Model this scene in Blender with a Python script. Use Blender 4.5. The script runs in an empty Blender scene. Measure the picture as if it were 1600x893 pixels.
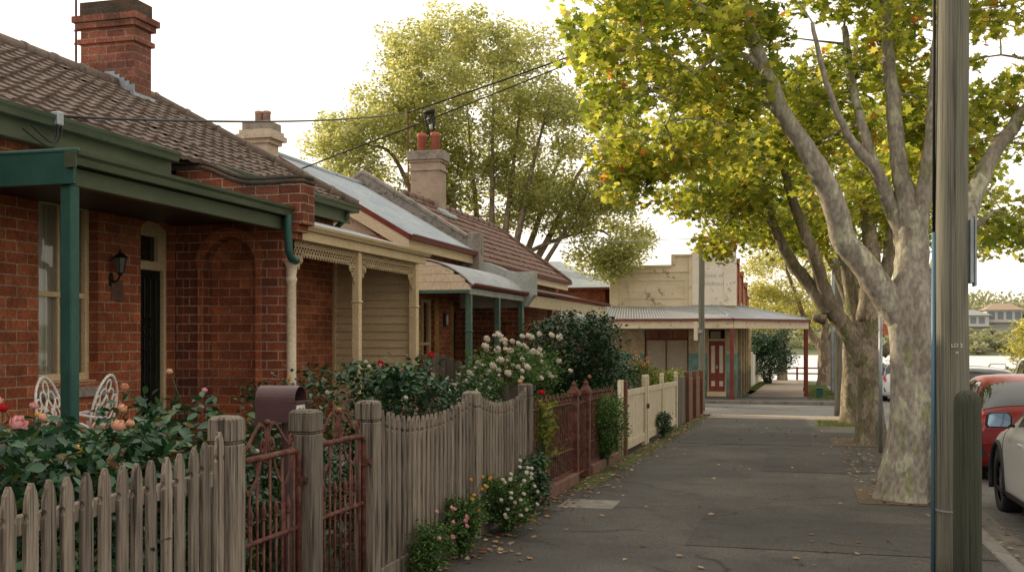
import bpy, bmesh, math, random
import numpy as np
from mathutils import Vector, Matrix
random.seed(7); RNG = np.random.default_rng(11)
PI = math.pi; R = math.radians
sc = bpy.context.scene
COL = sc.collection

# ------------------------------------------------------------------ terrain
def gz(Y):
    if Y < 8: return 0.0
    if Y < 84: return -0.018*(Y-8)
    return -0.018*76 - 0.12*(Y-84)

# ------------------------------------------------------------------ mesh helper
class MB:
    def __init__(s): s.v = []; s.f = []
    def add(s, vs, fs):
        n = len(s.v); s.v += [tuple(v) for v in vs]; s.f += [tuple(i+n for i in f) for f in fs]; return s
    def box(s, x0, x1, y0, y1, z0, z1):
        x0, x1 = min(x0, x1), max(x0, x1); y0, y1 = min(y0, y1), max(y0, y1); z0, z1 = min(z0, z1), max(z0, z1)
        return s.add([(x0,y0,z0),(x1,y0,z0),(x1,y1,z0),(x0,y1,z0),(x0,y0,z1),(x1,y0,z1),(x1,y1,z1),(x0,y1,z1)],
              [(0,3,2,1),(4,5,6,7),(0,1,5,4),(1,2,6,5),(2,3,7,6),(3,0,4,7)])
    def bar(s, a, b, w, h, up=(0,0,1)):            # rectangular bar from a to b
        a = Vector(a); b = Vector(b); d = (b-a).normalized(); u = Vector(up)
        sd = d.cross(u)
        if sd.length < 1e-5: sd = d.cross(Vector((0,1,0)))
        sd.normalize(); u = sd.cross(d).normalized()
        vs = []
        for p in (a, b):
            for i, j in ((-1,-1),(1,-1),(1,1),(-1,1)): vs.append(p + sd*(w/2*i) + u*(h/2*j))
        return s.add(vs, [(3,2,1,0),(4,5,6,7),(0,1,5,4),(1,2,6,5),(2,3,7,6),(3,0,4,7)])
    def prism(s, pts, a, b, axis='x'):             # 2d polygon extruded a..b along axis; pts=(u,z) or (x,y) for z
        def P(u, v, t): return {'x': (t,u,v), 'y': (u,t,v), 'z': (u,v,t)}[axis]
        n = len(pts)
        vs = [P(u,v,a) for u, v in pts] + [P(u,v,b) for u, v in pts]
        fs = [tuple(range(n))[::-1], tuple(range(n, 2*n))]
        for i in range(n): fs.append((i, (i+1) % n, n+(i+1) % n, n+i))
        return s.add(vs, fs)
    def tube(s, pts, rad, n=8, cap=True, wob=0.0):
        pts = [Vector(p) for p in pts]
        if not hasattr(rad, '__len__'): rad = [rad]*len(pts)
        m = len(pts); vs = []; ref = None
        for i, p in enumerate(pts):
            t = (pts[min(i+1, m-1)] - pts[max(i-1, 0)])
            if t.length < 1e-7: t = Vector((0,0,1))
            t.normalize()
            if ref is None:
                ref = t.orthogonal().normalized()
            ref = (ref - t*ref.dot(t))
            if ref.length < 1e-5: ref = t.orthogonal()
            ref.normalize(); o = t.cross(ref)
            for k in range(n):
                a = 2*PI*k/n; rr = rad[i]*(1 + (wob*(random.random()-.5) if wob else 0))
                vs.append(p + ref*(math.cos(a)*rr) + o*(math.sin(a)*rr))
        fs = [(i*n+k, i*n+(k+1) % n, (i+1)*n+(k+1) % n, (i+1)*n+k) for i in range(m-1) for k in range(n)]
        if cap: fs += [tuple(range(n))[::-1], tuple((m-1)*n+k for k in range(n))]
        return s.add(vs, fs)
    def lathe(s, prof, c, n=12):                   # prof = [(r,z)...] around vertical axis at c
        vs = [(c[0]+r*math.cos(2*PI*k/n), c[1]+r*math.sin(2*PI*k/n), c[2]+z) for r, z in prof for k in range(n)]
        m = len(prof)
        fs = [(i*n+k, i*n+(k+1) % n, (i+1)*n+(k+1) % n, (i+1)*n+k) for i in range(m-1) for k in range(n)]
        fs += [tuple(range(n))[::-1], tuple((m-1)*n+k for k in range(n))]
        return s.add(vs, fs)
    def xf(s, M, start=0):
        for i in range(start, len(s.v)): s.v[i] = tuple(M @ Vector(s.v[i]))
        return s
    def build(s, name, mat, parent=None, smooth=False, bevel=0):
        me = bpy.data.meshes.new(name); me.from_pydata(s.v, [], s.f); me.update()
        return link(name, me, mat, parent, smooth, bevel)

def link(name, me, mat, parent=None, smooth=False, bevel=0):
    if mat and not me.materials: me.materials.append(mat)
    o = bpy.data.objects.new(name, me); COL.objects.link(o)
    if parent is not None:
        o.parent = parent
        o.matrix_parent_inverse = Matrix.Translation(parent.location).inverted() if parent.type == 'EMPTY' and parent.rotation_euler.z == 0 else parent.matrix_basis.inverted()
    if smooth:
        me.polygons.foreach_set('use_smooth', [True]*len(me.polygons))
    if bevel:
        b = o.modifiers.new('bevel', 'BEVEL'); b.width = bevel; b.segments = 1; b.limit_method = 'ANGLE'; b.angle_limit = R(40)
    return o

def thing(name, label, cat, loc=(0,0,0), group=None):
    o = bpy.data.objects.new(name, None); COL.objects.link(o); o.location = loc; o.empty_display_size = .2
    return tag(o, label, cat, group)
def tag(o, label=None, cat=None, group=None, kind=None):
    if label: o['label'] = label
    if cat: o['category'] = cat
    if group: o['group'] = group
    if kind: o['kind'] = kind
    return o
def struct(o, label=None): o['kind'] = 'structure'; return o
def place(root, x, y, z, rz=0.0):                  # move a finished thing modelled round the origin
    root.location = (x, y, z); root.rotation_euler = (0, 0, rz)
def copy_tree(o, parent=None):
    c = o.copy(); COL.objects.link(c)
    if parent is not None: c.parent = parent
    for ch in list(o.children): copy_tree(ch, c)
    return c

# ------------------------------------------------------------------ materials
def new_mat(name):
    m = bpy.data.materials.new(name); m.use_nodes = True
    nt = m.node_tree; nt.nodes.clear()
    out = nt.nodes.new('ShaderNodeOutputMaterial'); return m, nt, out
def N(nt, typ, **kw):
    n = nt.nodes.new(typ)
    for k, v in kw.items():
        if k in n.inputs: n.inputs[k].default_value = v
        else: setattr(n, k, v)
    return n
def c4(c): return (c[0], c[1], c[2], 1.0)
def scaled_pos(nt, sx, sy, sz):
    g = N(nt, 'ShaderNodeNewGeometry'); m = N(nt, 'ShaderNodeVectorMath', operation='MULTIPLY')
    m.inputs[1].default_value = (sx, sy, sz); nt.links.new(g.outputs['Position'], m.inputs[0]); return m.outputs[0]
def ramp(nt, fac, stops):
    r = N(nt, 'ShaderNodeValToRGB'); e = r.color_ramp.elements
    while len(e) < len(stops): e.new(0.5)
    for i, (p, c) in enumerate(stops): e[i].position = p; e[i].color = c4(c)
    nt.links.new(fac, r.inputs[0]); return r.outputs[0]
def mixc(nt, fac, a, b, typ='MIX'):
    m = N(nt, 'ShaderNodeMix', data_type='RGBA', blend_type=typ)
    if isinstance(fac, (int, float)): m.inputs[0].default_value = fac
    else: nt.links.new(fac, m.inputs[0])
    for s, v in ((6, a), (7, b)):
        if isinstance(v, tuple): m.inputs[s].default_value = c4(v)
        else: nt.links.new(v, m.inputs[s])
    return m.outputs[2]
def finish(nt, out, col, rough=.7, bump=None, bstr=.3, bdist=.01, metal=0, spec=.3, coat=0):
    b = N(nt, 'ShaderNodeBsdfPrincipled'); b.inputs['Roughness'].default_value = rough
    b.inputs['Metallic'].default_value = metal; b.inputs['Specular IOR Level'].default_value = spec
    if coat: b.inputs['Coat Weight'].default_value = coat; b.inputs['Coat Roughness'].default_value = .03
    if isinstance(col, tuple): b.inputs['Base Color'].default_value = c4(col)
    else: nt.links.new(col, b.inputs['Base Color'])
    if bump is not None:
        bn = N(nt, 'ShaderNodeBump', Strength=bstr, Distance=bdist); nt.links.new(bump, bn.inputs['Height'])
        nt.links.new(bn.outputs[0], b.inputs['Normal'])
    nt.links.new(b.outputs[0], out.inputs[0]); return b
def weathered(name, c1, c2, sc3=(6,6,6), rough=.7, bstr=.3, detail=6, c3=None, fine=40, metal=0, spec=.3, objvar=0.0, lo=.35, hi=.65, coat=0, edge=None, fm=.35):
    m, nt, out = new_mat(name)
    n1 = N(nt, 'ShaderNodeTexNoise', Scale=1.0, Detail=detail, Roughness=.65); nt.links.new(scaled_pos(nt, *sc3), n1.inputs['Vector'])
    stops = [(lo, c1), (hi, c2)]
    if c3: stops = [(lo, c1), (.5, c2), (hi, c3)]
    col = ramp(nt, n1.outputs[0], stops)
    n2 = N(nt, 'ShaderNodeTexNoise', Scale=1.0, Detail=4.0); nt.links.new(scaled_pos(nt, fine, fine, fine if sc3[2] == sc3[0] else fine*sc3[2]/sc3[0]), n2.inputs['Vector'])
    col = mixc(nt, fm, col, mixc(nt, 1.0, col, ramp(nt, n2.outputs[0], [(.3, (.45,.45,.45)), (.7, (1.5,1.5,1.5))]), 'MULTIPLY'))
    if objvar:
        oi = N(nt, 'ShaderNodeObjectInfo'); col = mixc(nt, 1.0, col, ramp(nt, oi.outputs['Random'], [(0, (1-objvar,)*3), (1, (1+objvar*.6, 1+objvar*.6, 1+objvar*.55))]), 'MULTIPLY')
    if edge:  # dirt / lichen patches
        n3 = N(nt, 'ShaderNodeTexNoise', Scale=1.0, Detail=5.0, Roughness=.7); nt.links.new(scaled_pos(nt, edge[1], edge[1], edge[1]), n3.inputs['Vector'])
        f = ramp(nt, n3.outputs[0], [(edge[2], (0,0,0)), (edge[2]+.05, (1,1,1))]); col = mixc(nt, f, col, edge[0])
    finish(nt, out, col, rough, n2.outputs[0], bstr, .004, metal, spec, coat); return m
def brick(name, ca, cb, mortar, bw=.235, rh=.086, ms=.012, dirt=(.05,.04,.035), dirtamt=.35, bias=0.0):
    m, nt, out = new_mat(name)
    g = N(nt, 'ShaderNodeNewGeometry'); sp = N(nt, 'ShaderNodeSeparateXYZ'); nt.links.new(g.outputs['Position'], sp.inputs[0])
    sn = N(nt, 'ShaderNodeSeparateXYZ'); nt.links.new(g.outputs['True Normal'], sn.inputs[0])
    ab = N(nt, 'ShaderNodeMath', operation='ABSOLUTE'); nt.links.new(sn.outputs[0], ab.inputs[0])
    gt = N(nt, 'ShaderNodeMath', operation='GREATER_THAN'); gt.inputs[1].default_value = .6; nt.links.new(ab.outputs[0], gt.inputs[0])
    mx = N(nt, 'ShaderNodeMix', data_type='FLOAT'); nt.links.new(gt.outputs[0], mx.inputs[0]); nt.links.new(sp.outputs[0], mx.inputs[2]); nt.links.new(sp.outputs[1], mx.inputs[3])
    cb_ = N(nt, 'ShaderNodeCombineXYZ'); nt.links.new(mx.outputs[0], cb_.inputs[0]); nt.links.new(sp.outputs[2], cb_.inputs[1])
    nz = N(nt, 'ShaderNodeTexNoise', Scale=9.0, Detail=2.0); nt.links.new(g.outputs['Position'], nz.inputs['Vector'])
    wob = N(nt, 'ShaderNodeVectorMath', operation='MULTIPLY_ADD'); wob.inputs[1].default_value = (.012,.012,0)
    nt.links.new(nz.outputs['Color'], wob.inputs[0]); nt.links.new(cb_.outputs[0], wob.inputs[2])
    bt = N(nt, 'ShaderNodeTexBrick'); bt.inputs['Scale'].default_value = 1; bt.inputs['Brick Width'].default_value = bw
    bt.inputs['Row Height'].default_value = rh; bt.inputs['Mortar Size'].default_value = ms/2; bt.inputs['Mortar Smooth'].default_value = .3; bt.inputs['Bias'].default_value = bias
    bt.inputs['Color1'].default_value = c4(ca); bt.inputs['Color2'].default_value = c4(cb); bt.inputs['Mortar'].default_value = c4(mortar)
    nt.links.new(wob.outputs[0], bt.inputs['Vector'])
    n1 = N(nt, 'ShaderNodeTexNoise', Scale=1.1, Detail=6.0, Roughness=.7); nt.links.new(g.outputs['Position'], n1.inputs['Vector'])
    n2 = N(nt, 'ShaderNodeTexNoise', Scale=55.0, Detail=4.0); nt.links.new(g.outputs['Position'], n2.inputs['Vector'])
    col = mixc(nt, ramp(nt, n1.outputs[0], [(.45, (0,0,0)), (.8, (dirtamt*2,)*3)]), bt.outputs['Color'], dirt)
    col = mixc(nt, 1.0, col, ramp(nt, n2.outputs[0], [(.25, (.6,.6,.6)), (.75, (1.35,1.35,1.35))]), 'MULTIPLY')
    n3 = N(nt, 'ShaderNodeTexNoise', Scale=3.2, Detail=5.0, Roughness=.7); nt.links.new(g.outputs['Position'], n3.inputs['Vector'])
    col = mixc(nt, 1.0, col, ramp(nt, n3.outputs[0], [(.32, (.66,.64,.62)), (.68, (1.18,1.2,1.22))]), 'MULTIPLY')
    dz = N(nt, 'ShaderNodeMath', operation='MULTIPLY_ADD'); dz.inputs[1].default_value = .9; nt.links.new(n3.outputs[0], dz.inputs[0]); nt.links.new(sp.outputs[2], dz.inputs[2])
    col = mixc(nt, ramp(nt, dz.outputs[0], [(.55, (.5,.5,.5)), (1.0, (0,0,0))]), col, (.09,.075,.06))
    inv = N(nt, 'ShaderNodeMath', operation='MULTIPLY_ADD'); inv.inputs[1].default_value = -1.0; nt.links.new(bt.outputs['Fac'], inv.inputs[0]); 
    ad = N(nt, 'ShaderNodeMath', operation='MULTIPLY_ADD'); ad.inputs[1].default_value = .35; nt.links.new(n2.outputs[0], ad.inputs[0]); nt.links.new(inv.outputs[0], ad.inputs[2])
    finish(nt, out, col, .85, ad.outputs[0], .6, .008, 0, .2); return m
def leafmat(name, stops, trans=.5, rough=.45, spec=.35, tcol=(1.3,1.25,.5)):
    m, nt, out = new_mat(name)
    at = N(nt, 'ShaderNodeAttribute', attribute_name='rnd'); col = ramp(nt, at.outputs['Fac'], stops)
    b = N(nt, 'ShaderNodeBsdfPrincipled'); b.inputs['Roughness'].default_value = rough; b.inputs['Specular IOR Level'].default_value = spec
    nt.links.new(col, b.inputs['Base Color'])
    t = N(nt, 'ShaderNodeBsdfTranslucent'); nt.links.new(mixc(nt, 1.0, col, tcol, 'MULTIPLY'), t.inputs[0])
    mx = N(nt, 'ShaderNodeMixShader', Fac=trans); nt.links.new(b.outputs[0], mx.inputs[1]); nt.links.new(t.outputs[0], mx.inputs[2])
    nt.links.new(mx.outputs[0], out.inputs[0]); return m
def plain(name, c, rough=.5, metal=0, spec=.4, coat=0):
    m, nt, out = new_mat(name); finish(nt, out, tuple(c), rough, None, 0, 0, metal, spec, coat); return m
def glassy(name, c, rough=.04):
    m, nt, out = new_mat(name); b = finish(nt, out, tuple(c), rough, None, 0, 0, 0, .9); return m

M = {}
M['brick'] = brick('red_brick', (.48,.150,.066), (.31,.085,.038), (.46,.33,.22))
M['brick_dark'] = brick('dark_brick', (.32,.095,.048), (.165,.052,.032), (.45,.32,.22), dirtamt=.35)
M['brick_chim'] = brick('chimney_brick', (.33,.12,.08), (.21,.07,.05), (.34,.25,.19), dirt=(.09,.075,.06), dirtamt=.6)
M['brick_cap'] = brick('sooty_brick', (.13,.075,.055), (.09,.065,.05), (.12,.10,.08), dirt=(.06,.06,.045), dirtamt=.9)
M['brick_cream'] = brick('painted_brick_cream', (.68,.54,.34), (.60,.47,.28), (.48,.38,.24), dirtamt=.12)
M['brick_teal'] = brick('painted_brick_teal', (.24,.42,.34), (.21,.37,.30), (.15,.28,.23), dirtamt=.12)
M['brick_yellow'] = brick('yellow_quoin', (.55,.34,.10), (.42,.26,.08), (.3,.22,.12), bw=.16)
M['green'] = weathered('dark_green_paint', (.018,.075,.062), (.030,.10,.082), (3,3,3), .45, .15, fine=90)
M['olive'] = weathered('olive_green_paint', (.05,.07,.038), (.085,.105,.058), (2,2,8), .4, .15, fine=60)
M['green2'] = weathered('pale_green_paint', (.05,.11,.085), (.09,.16,.12), (4,4,4), .5, .2)
M['cream'] = weathered('cream_paint', (.60,.45,.26), (.68,.53,.33), (3,3,6), .55, .2, edge=((.30,.21,.12), 14, .70))
M['creamw'] = weathered('pale_cream_paint', (.66,.55,.40), (.74,.63,.48), (3,3,3), .55, .15, edge=((.42,.33,.22), 12, .70))
M['board'] = weathered('cream_weatherboard', (.58,.45,.26), (.68,.54,.34), (2,2,6), .65, .2, edge=((.30,.22,.12), 9, .70))
M['peel'] = weathered('peeling_cream_paint', (.60,.50,.35), (.70,.58,.42), (5,5,5), .75, .4, edge=((.22,.17,.12), 7, .60))
M['peelwall'] = weathered('peeling_cream_render', (.60,.49,.31), (.74,.63,.44), (.9,.9,2.5), .8, .3, edge=((.34,.27,.19), 3.0, .57))
M['whitewash'] = weathered('faded_white_paint', (.72,.64,.50), (.80,.74,.62), (1.5,1.5,2.5), .8, .2, edge=((.52,.44,.33), 3, .6))
M['maroon'] = weathered('maroon_paint', (.14,.028,.02), (.20,.045,.03), (5,5,5), .5, .25)
M['rust'] = weathered('rusty_maroon_iron', (.06,.022,.018), (.13,.045,.032), (14,14,14), .6, .5, c3=(.19,.09,.06), fine=160)
M['wood'] = weathered('weathered_grey_wood', (.055,.045,.036), (.30,.25,.20), (34,34,1.3), .85, 1.0, c3=(.145,.12,.095), fine=150, objvar=.38, lo=.36, hi=.62, fm=.55, edge=((.10,.11,.055), 11, .70))
M['wood_dark'] = weathered('old_dark_paling', (.10,.085,.07), (.22,.18,.15), (18,18,1.2), .9, .6, objvar=.35)
M['woodbrown'] = weathered('red_brown_paling', (.14,.062,.038), (.23,.11,.07), (16,16,1.5), .8, .5, objvar=.3)
M['fencecream'] = weathered('cream_painted_fence', (.62,.53,.38), (.70,.61,.45), (6,6,2), .65, .3, objvar=.08, edge=((.34,.25,.15), 9, .70))
M['pole'] = weathered('timber_pole', (.065,.068,.05), (.21,.20,.155), (52,52,.7), .85, .8, c3=(.14,.142,.108), fine=150, lo=.34, hi=.68, fm=.5)
M['bollard'] = weathered('mossy_timber', (.020,.024,.018), (.066,.07,.048), (48,48,.9), .85, .8, c3=(.034,.042,.028), fine=130, lo=.34, hi=.68, fm=.5)
M['stone'] = weathered('lichen_stone', (.20,.17,.15), (.34,.29,.25), (5,5,5), .9, .7, c3=(.15,.14,.12), fine=50, edge=((.09,.085,.075), 6, .62))
M['stonepale'] = weathered('pale_render', (.50,.42,.33), (.60,.50,.40), (4,4,4), .85, .5, edge=((.2,.2,.12), 7, .64))
M['stucco'] = weathered('grey_stucco', (.36,.38,.36), (.48,.49,.46), (4,4,4), .8, .4, edge=((.16,.17,.15), 5, .64))
M['tile'] = weathered('old_terracotta_tile', (.085,.070,.062), (.22,.165,.14), (9,9,9), .85, .6, c3=(.155,.125,.108), fine=60, lo=.3, hi=.7, edge=((.17,.165,.12), 13, .62))
M['tilered'] = weathered('red_terracotta_tile', (.11,.070,.056), (.21,.125,.095), (7,7,7), .8, .5, c3=(.15,.095,.075), fine=60, lo=.3, hi=.7, edge=((.12,.10,.08), 10, .62))
M['iron'] = weathered('galvanised_iron', (.32,.37,.41), (.42,.47,.51), (1.5,1.5,4), .55, .15, metal=.0, edge=((.22,.25,.27), 4, .62))
M['ironrust'] = weathered('old_galvanised_iron', (.30,.33,.35), (.42,.44,.45), (1.5,3,4), .5, .15, metal=.15, edge=((.20,.13,.09), 3, .66))
M['lead'] = weathered('lead_flashing', (.30,.36,.40), (.42,.48,.52), (8,8,8), .5, .3, metal=.2)
M['pot'] = weathered('terracotta_pot', (.38,.11,.075), (.48,.16,.11), (8,8,8), .8, .4)
M['potpale'] = weathered('pale_pot', (.42,.27,.22), (.52,.36,.30), (8,8,8), .8, .4)
M['black'] = plain('black_metal', (.012,.012,.012), .4)
M['rubber'] = plain('black_rubber', (.018,.018,.018), .75)
M['wire'] = plain('black_cable', (.012,.011,.010), .6)
M['steel'] = weathered('galvanised_steel', (.30,.34,.36), (.42,.46,.48), (9,9,2), .45, .2, metal=.4)
M['blue'] = plain('blue_conduit', (.10,.21,.30), .45)
M['white'] = weathered('white_enamel', (.72,.70,.64), (.80,.78,.73), (10,10,10), .4, .2)
M['soil'] = weathered('garden_soil', (.035,.026,.018), (.07,.05,.035), (5,5,5), .95, .8)
M['concrete'] = weathered('concrete', (.27,.25,.22), (.36,.34,.30), (4,4,4), .9, .5, fine=70, edge=((.14,.13,.11), 5, .64))
M['concrete_kerb'] = weathered('old_kerb_stone', (.15,.14,.125), (.23,.215,.19), (3,3,3), .9, .6, fine=60, edge=((.08,.08,.065), 5, .62))
M['mbox'] = weathered('maroon_enamel', (.085,.045,.048), (.11,.06,.064), (5,5,5), .35, .08, fine=200)
M['glass'] = glassy('dark_window_glass', (.02,.022,.02))
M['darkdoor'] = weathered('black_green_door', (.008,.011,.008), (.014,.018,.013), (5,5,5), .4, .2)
M['doorred'] = weathered('red_brown_door', (.20,.045,.025), (.26,.065,.04), (4,4,9), .5, .2)
M['paint_white'] = plain('white_car_paint', (.68,.69,.70), .35, 0, .5, .5)
M['paint_red'] = plain('red_car_paint', (.22,.010,.010), .35, .0, .35, .25)
M['paint_blue'] = plain('blue_car_paint', (.01,.03,.055), .3, .2, .5, .9)
M['paint_black'] = plain('black_car_paint', (.01,.01,.011), .3, 0, .5, .9)
M['carglass'] = glassy('car_glass', (.012,.02,.02), .02)
M['tail'] = plain('red_tail_lens', (.45,.01,.015), .15, 0, .6, .5)
M['plastic'] = plain('grey_plastic', (.03,.03,.032), .6)
M['rim'] = plain('alloy_rim', (.22,.22,.23), .3, .8)
M['plate'] = plain('number_plate', (.6,.6,.55), .5)

def asphalt(name, lo, hi, patch, cr=True):
    m, nt, out = new_mat(name)
    pos = scaled_pos(nt, 1, 1, 1)
    a = N(nt, 'ShaderNodeTexNoise', Scale=.55, Detail=7.0, Roughness=.62); nt.links.new(pos, a.inputs['Vector'])
    b = N(nt, 'ShaderNodeTexNoise', Scale=170.0, Detail=2.0); nt.links.new(pos, b.inputs['Vector'])
    col = ramp(nt, a.outputs[0], [(.3, lo), (.5, hi), (.72, patch)])
    col = mixc(nt, 1.0, col, ramp(nt, b.outputs[0], [(.3, (.5,.5,.5)), (.7, (1.6,1.58,1.52))]), 'MULTIPLY')
    b2 = N(nt, 'ShaderNodeTexNoise', Scale=48.0, Detail=3.0); nt.links.new(pos, b2.inputs['Vector'])
    col = mixc(nt, 1.0, col, ramp(nt, b2.outputs[0], [(.32, (.70,.70,.70)), (.68, (1.32,1.31,1.28))]), 'MULTIPLY')
    st = N(nt, 'ShaderNodeTexNoise', Scale=1.9, Detail=6.0, Roughness=.7, Distortion=.6); nt.links.new(pos, st.inputs['Vector'])
    col = mixc(nt, ramp(nt, st.outputs[0], [(.52, (0,0,0)), (.72, (.55,.55,.55))]), col, tuple(x*.55 for x in lo))
    h = b.outputs[0]
    if cr:
        v = N(nt, 'ShaderNodeTexVoronoi', feature='DISTANCE_TO_EDGE', Scale=.42); 
        d = N(nt, 'ShaderNodeTexNoise', Scale=3.0, Detail=4.0); nt.links.new(pos, d.inputs['Vector'])
        w = N(nt, 'ShaderNodeVectorMath', operation='MULTIPLY_ADD'); w.inputs[1].default_value = (.35,.35,0); nt.links.new(d.outputs['Color'], w.inputs[0]); nt.links.new(pos, w.inputs[2])
        nt.links.new(w.outputs[0], v.inputs['Vector'])
        f = ramp(nt, v.outputs['Distance'], [(.0, (1,1,1)), (.010, (0,0,0))])
        g = N(nt, 'ShaderNodeTexNoise', Scale=.9, Detail=2.0); nt.links.new(pos, g.inputs['Vector'])
        f = mixc(nt, 1.0, f, ramp(nt, g.outputs[0], [(.45, (0,0,0)), (.6, (.8,.8,.8))]), 'MULTIPLY')
        col = mixc(nt, f, col, (.018,.017,.016))
        c2 = N(nt, 'ShaderNodeTexNoise', Scale=5.0, Detail=5.0); nt.links.new(pos, c2.inputs['Vector'])
        col = mixc(nt, ramp(nt, c2.outputs[0], [(.55, (0,0,0)), (.8, (.5,.5,.5))]), col, (.085,.077,.066))
    finish(nt, out, col, .88, h, .55, .004, 0, .25); return m
M['path'] = asphalt('footpath_asphalt', (.052,.050,.047), (.080,.076,.071), (.112,.105,.096))
M['road'] = asphalt('road_asphalt', (.11,.11,.112), (.155,.15,.146), (.18,.175,.165))
M['pathpale'] = weathered('pale_footpath', (.25,.205,.16), (.34,.285,.225), (1,1,1), .9, .5)  # lightened to imitate low sun on ramp and corner; far path shares it
M['grass_ground'] = weathered('grassy_ground', (.035,.055,.015), (.085,.11,.03), (2,2,2), .95, .8, c3=(.10,.085,.045), fine=30)
M['gravel'] = weathered('tree_pit_mulch', (.07,.05,.032), (.20,.15,.10), (40,40,40), .95, 1.0, fine=120)
# bark of a plane tree: patches of cream, olive and grey
def bark(name, stops, sc_=1.0):
    m, nt, out = new_mat(name)
    p = scaled_pos(nt, 10*sc_, 10*sc_, 4.6*sc_); n = N(nt, 'ShaderNodeTexNoise', Scale=1.0, Detail=3.0, Roughness=.5); nt.links.new(p, n.inputs['Vector'])
    w = N(nt, 'ShaderNodeVectorMath', operation='MULTIPLY_ADD'); w.inputs[1].default_value = (1.6,1.6,1.6); nt.links.new(n.outputs['Color'], w.inputs[0]); nt.links.new(p, w.inputs[2])
    v = N(nt, 'ShaderNodeTexVoronoi', Scale=1.0); nt.links.new(w.outputs[0], v.inputs['Vector'])
    sp = N(nt, 'ShaderNodeSeparateXYZ'); nt.links.new(v.outputs['Color'], sp.inputs[0])
    r = N(nt, 'ShaderNodeValToRGB'); r.color_ramp.interpolation = 'CONSTANT'; e = r.color_ramp.elements
    while len(e) < len(stops): e.new(.5)
    for i, (q, c) in enumerate(stops): e[i].position = q; e[i].color = c4(c)
    nt.links.new(sp.outputs[0], r.inputs[0])
    n2 = N(nt, 'ShaderNodeTexNoise', Scale=26.0, Detail=5.0); nt.links.new(scaled_pos(nt,1,1,.5), n2.inputs['Vector'])
    n3 = N(nt, 'ShaderNodeTexNoise', Scale=1.6, Detail=3.0); nt.links.new(scaled_pos(nt,1,1,.6), n3.inputs['Vector'])
    col = mixc(nt, 1.0, r.outputs[0], ramp(nt, n2.outputs[0], [(.3, (.6,.6,.6)), (.7, (1.3,1.3,1.3))]), 'MULTIPLY')
    col = mixc(nt, ramp(nt, n3.outputs[0], [(.5, (0,0,0)), (.78, (.7,.7,.7))]), col, (.12,.095,.07))
    ad = N(nt, 'ShaderNodeMath', operation='MULTIPLY_ADD'); ad.inputs[1].default_value = .6; nt.links.new(n2.outputs[0], ad.inputs[0]); nt.links.new(sp.outputs[0], ad.inputs[2])
    finish(nt, out, col, .8, ad.outputs[0], .6, .012, 0, .2); return m
M['bark'] = bark('plane_bark', [(0, (.36,.32,.265)), (.38, (.40,.36,.30)), (.66, (.30,.265,.215)), (.80, (.46,.44,.33)), (.88, (.50,.48,.35)), (.95, (.30,.30,.18))])
M['bark2'] = bark('mossy_plane_bark', [(0, (.23,.19,.14)), (.35, (.29,.24,.18)), (.6, (.19,.18,.09)), (.8, (.37,.31,.23)), (.93, (.25,.24,.14))])
M['barkfar'] = bark('pale_bark', [(0, (.22,.17,.12)), (.4, (.30,.24,.17)), (.7, (.17,.13,.09))], .6)
M['stem'] = plain('green_stem', (.05,.075,.03), .7)
M['leaf_plane'] = leafmat('plane_leaf', [(0, (.10,.15,.028)), (.35, (.25,.30,.05)), (.7, (.45,.45,.09)), (.95, (.62,.56,.17)), (.985, (.56,.34,.09)), (1, (.48,.20,.06))], .64, tcol=(1.5,1.45,.95))
M['leaf_back'] = leafmat('backlit_leaf', [(0, (.22,.26,.11)), (.5, (.43,.45,.20)), (1, (.62,.61,.34))], .64, tcol=(1.42,1.34,.95))
M['leaf_gold'] = leafmat('golden_leaf', [(0, (.28,.31,.10)), (.5, (.44,.45,.15)), (1, (.58,.56,.25))], .6, tcol=(1.4,1.25,.8))
M['leaf_rose'] = leafmat('rose_leaf', [(0, (.010,.045,.024)), (.5, (.026,.09,.042)), (.85, (.055,.14,.06)), (.93, (.13,.16,.035)), (1, (.16,.04,.03))], .15, .38, .5)
M['leaf_dark'] = leafmat('camellia_leaf', [(0, (.010,.036,.014)), (.5, (.020,.065,.022)), (1, (.045,.11,.035))], .12, .35, .5)
M['leaf_fern'] = leafmat('fern_leaf', [(0, (.03,.08,.015)), (.6, (.07,.15,.03)), (1, (.14,.22,.06))], .3, .6)
M['leaf_yel'] = leafmat('yellow_green_leaf', [(0, (.07,.10,.015)), (.6, (.16,.20,.03)), (1, (.30,.32,.08))], .4, .6)
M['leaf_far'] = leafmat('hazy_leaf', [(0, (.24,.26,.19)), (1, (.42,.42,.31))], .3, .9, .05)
M['leaf_fallen'] = leafmat('fallen_leaf', [(0, (.16,.07,.03)), (.5, (.30,.17,.08)), (1, (.50,.38,.25))], .1, .8)
M['grassblade'] = leafmat('grass_blade', [(0, (.04,.07,.012)), (.6, (.09,.13,.02)), (1, (.18,.19,.05))], .35, .7)
def petal(name, a, b): return leafmat(name, [(0, a), (1, b)], .25, .6, .2, (1.1,1,1))
M['p_white'] = petal('white_petal', (.70,.64,.52), (.85,.82,.74))
M['p_pink'] = petal('pink_petal', (.75,.30,.33), (.88,.55,.55))
M['p_peach'] = petal('peach_petal', (.78,.38,.24), (.88,.62,.45))
M['p_yellow'] = petal('yellow_petal', (.78,.40,.06), (.85,.55,.16))
M['p_red'] = petal('red_petal', (.50,.012,.02), (.65,.04,.05))
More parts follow.
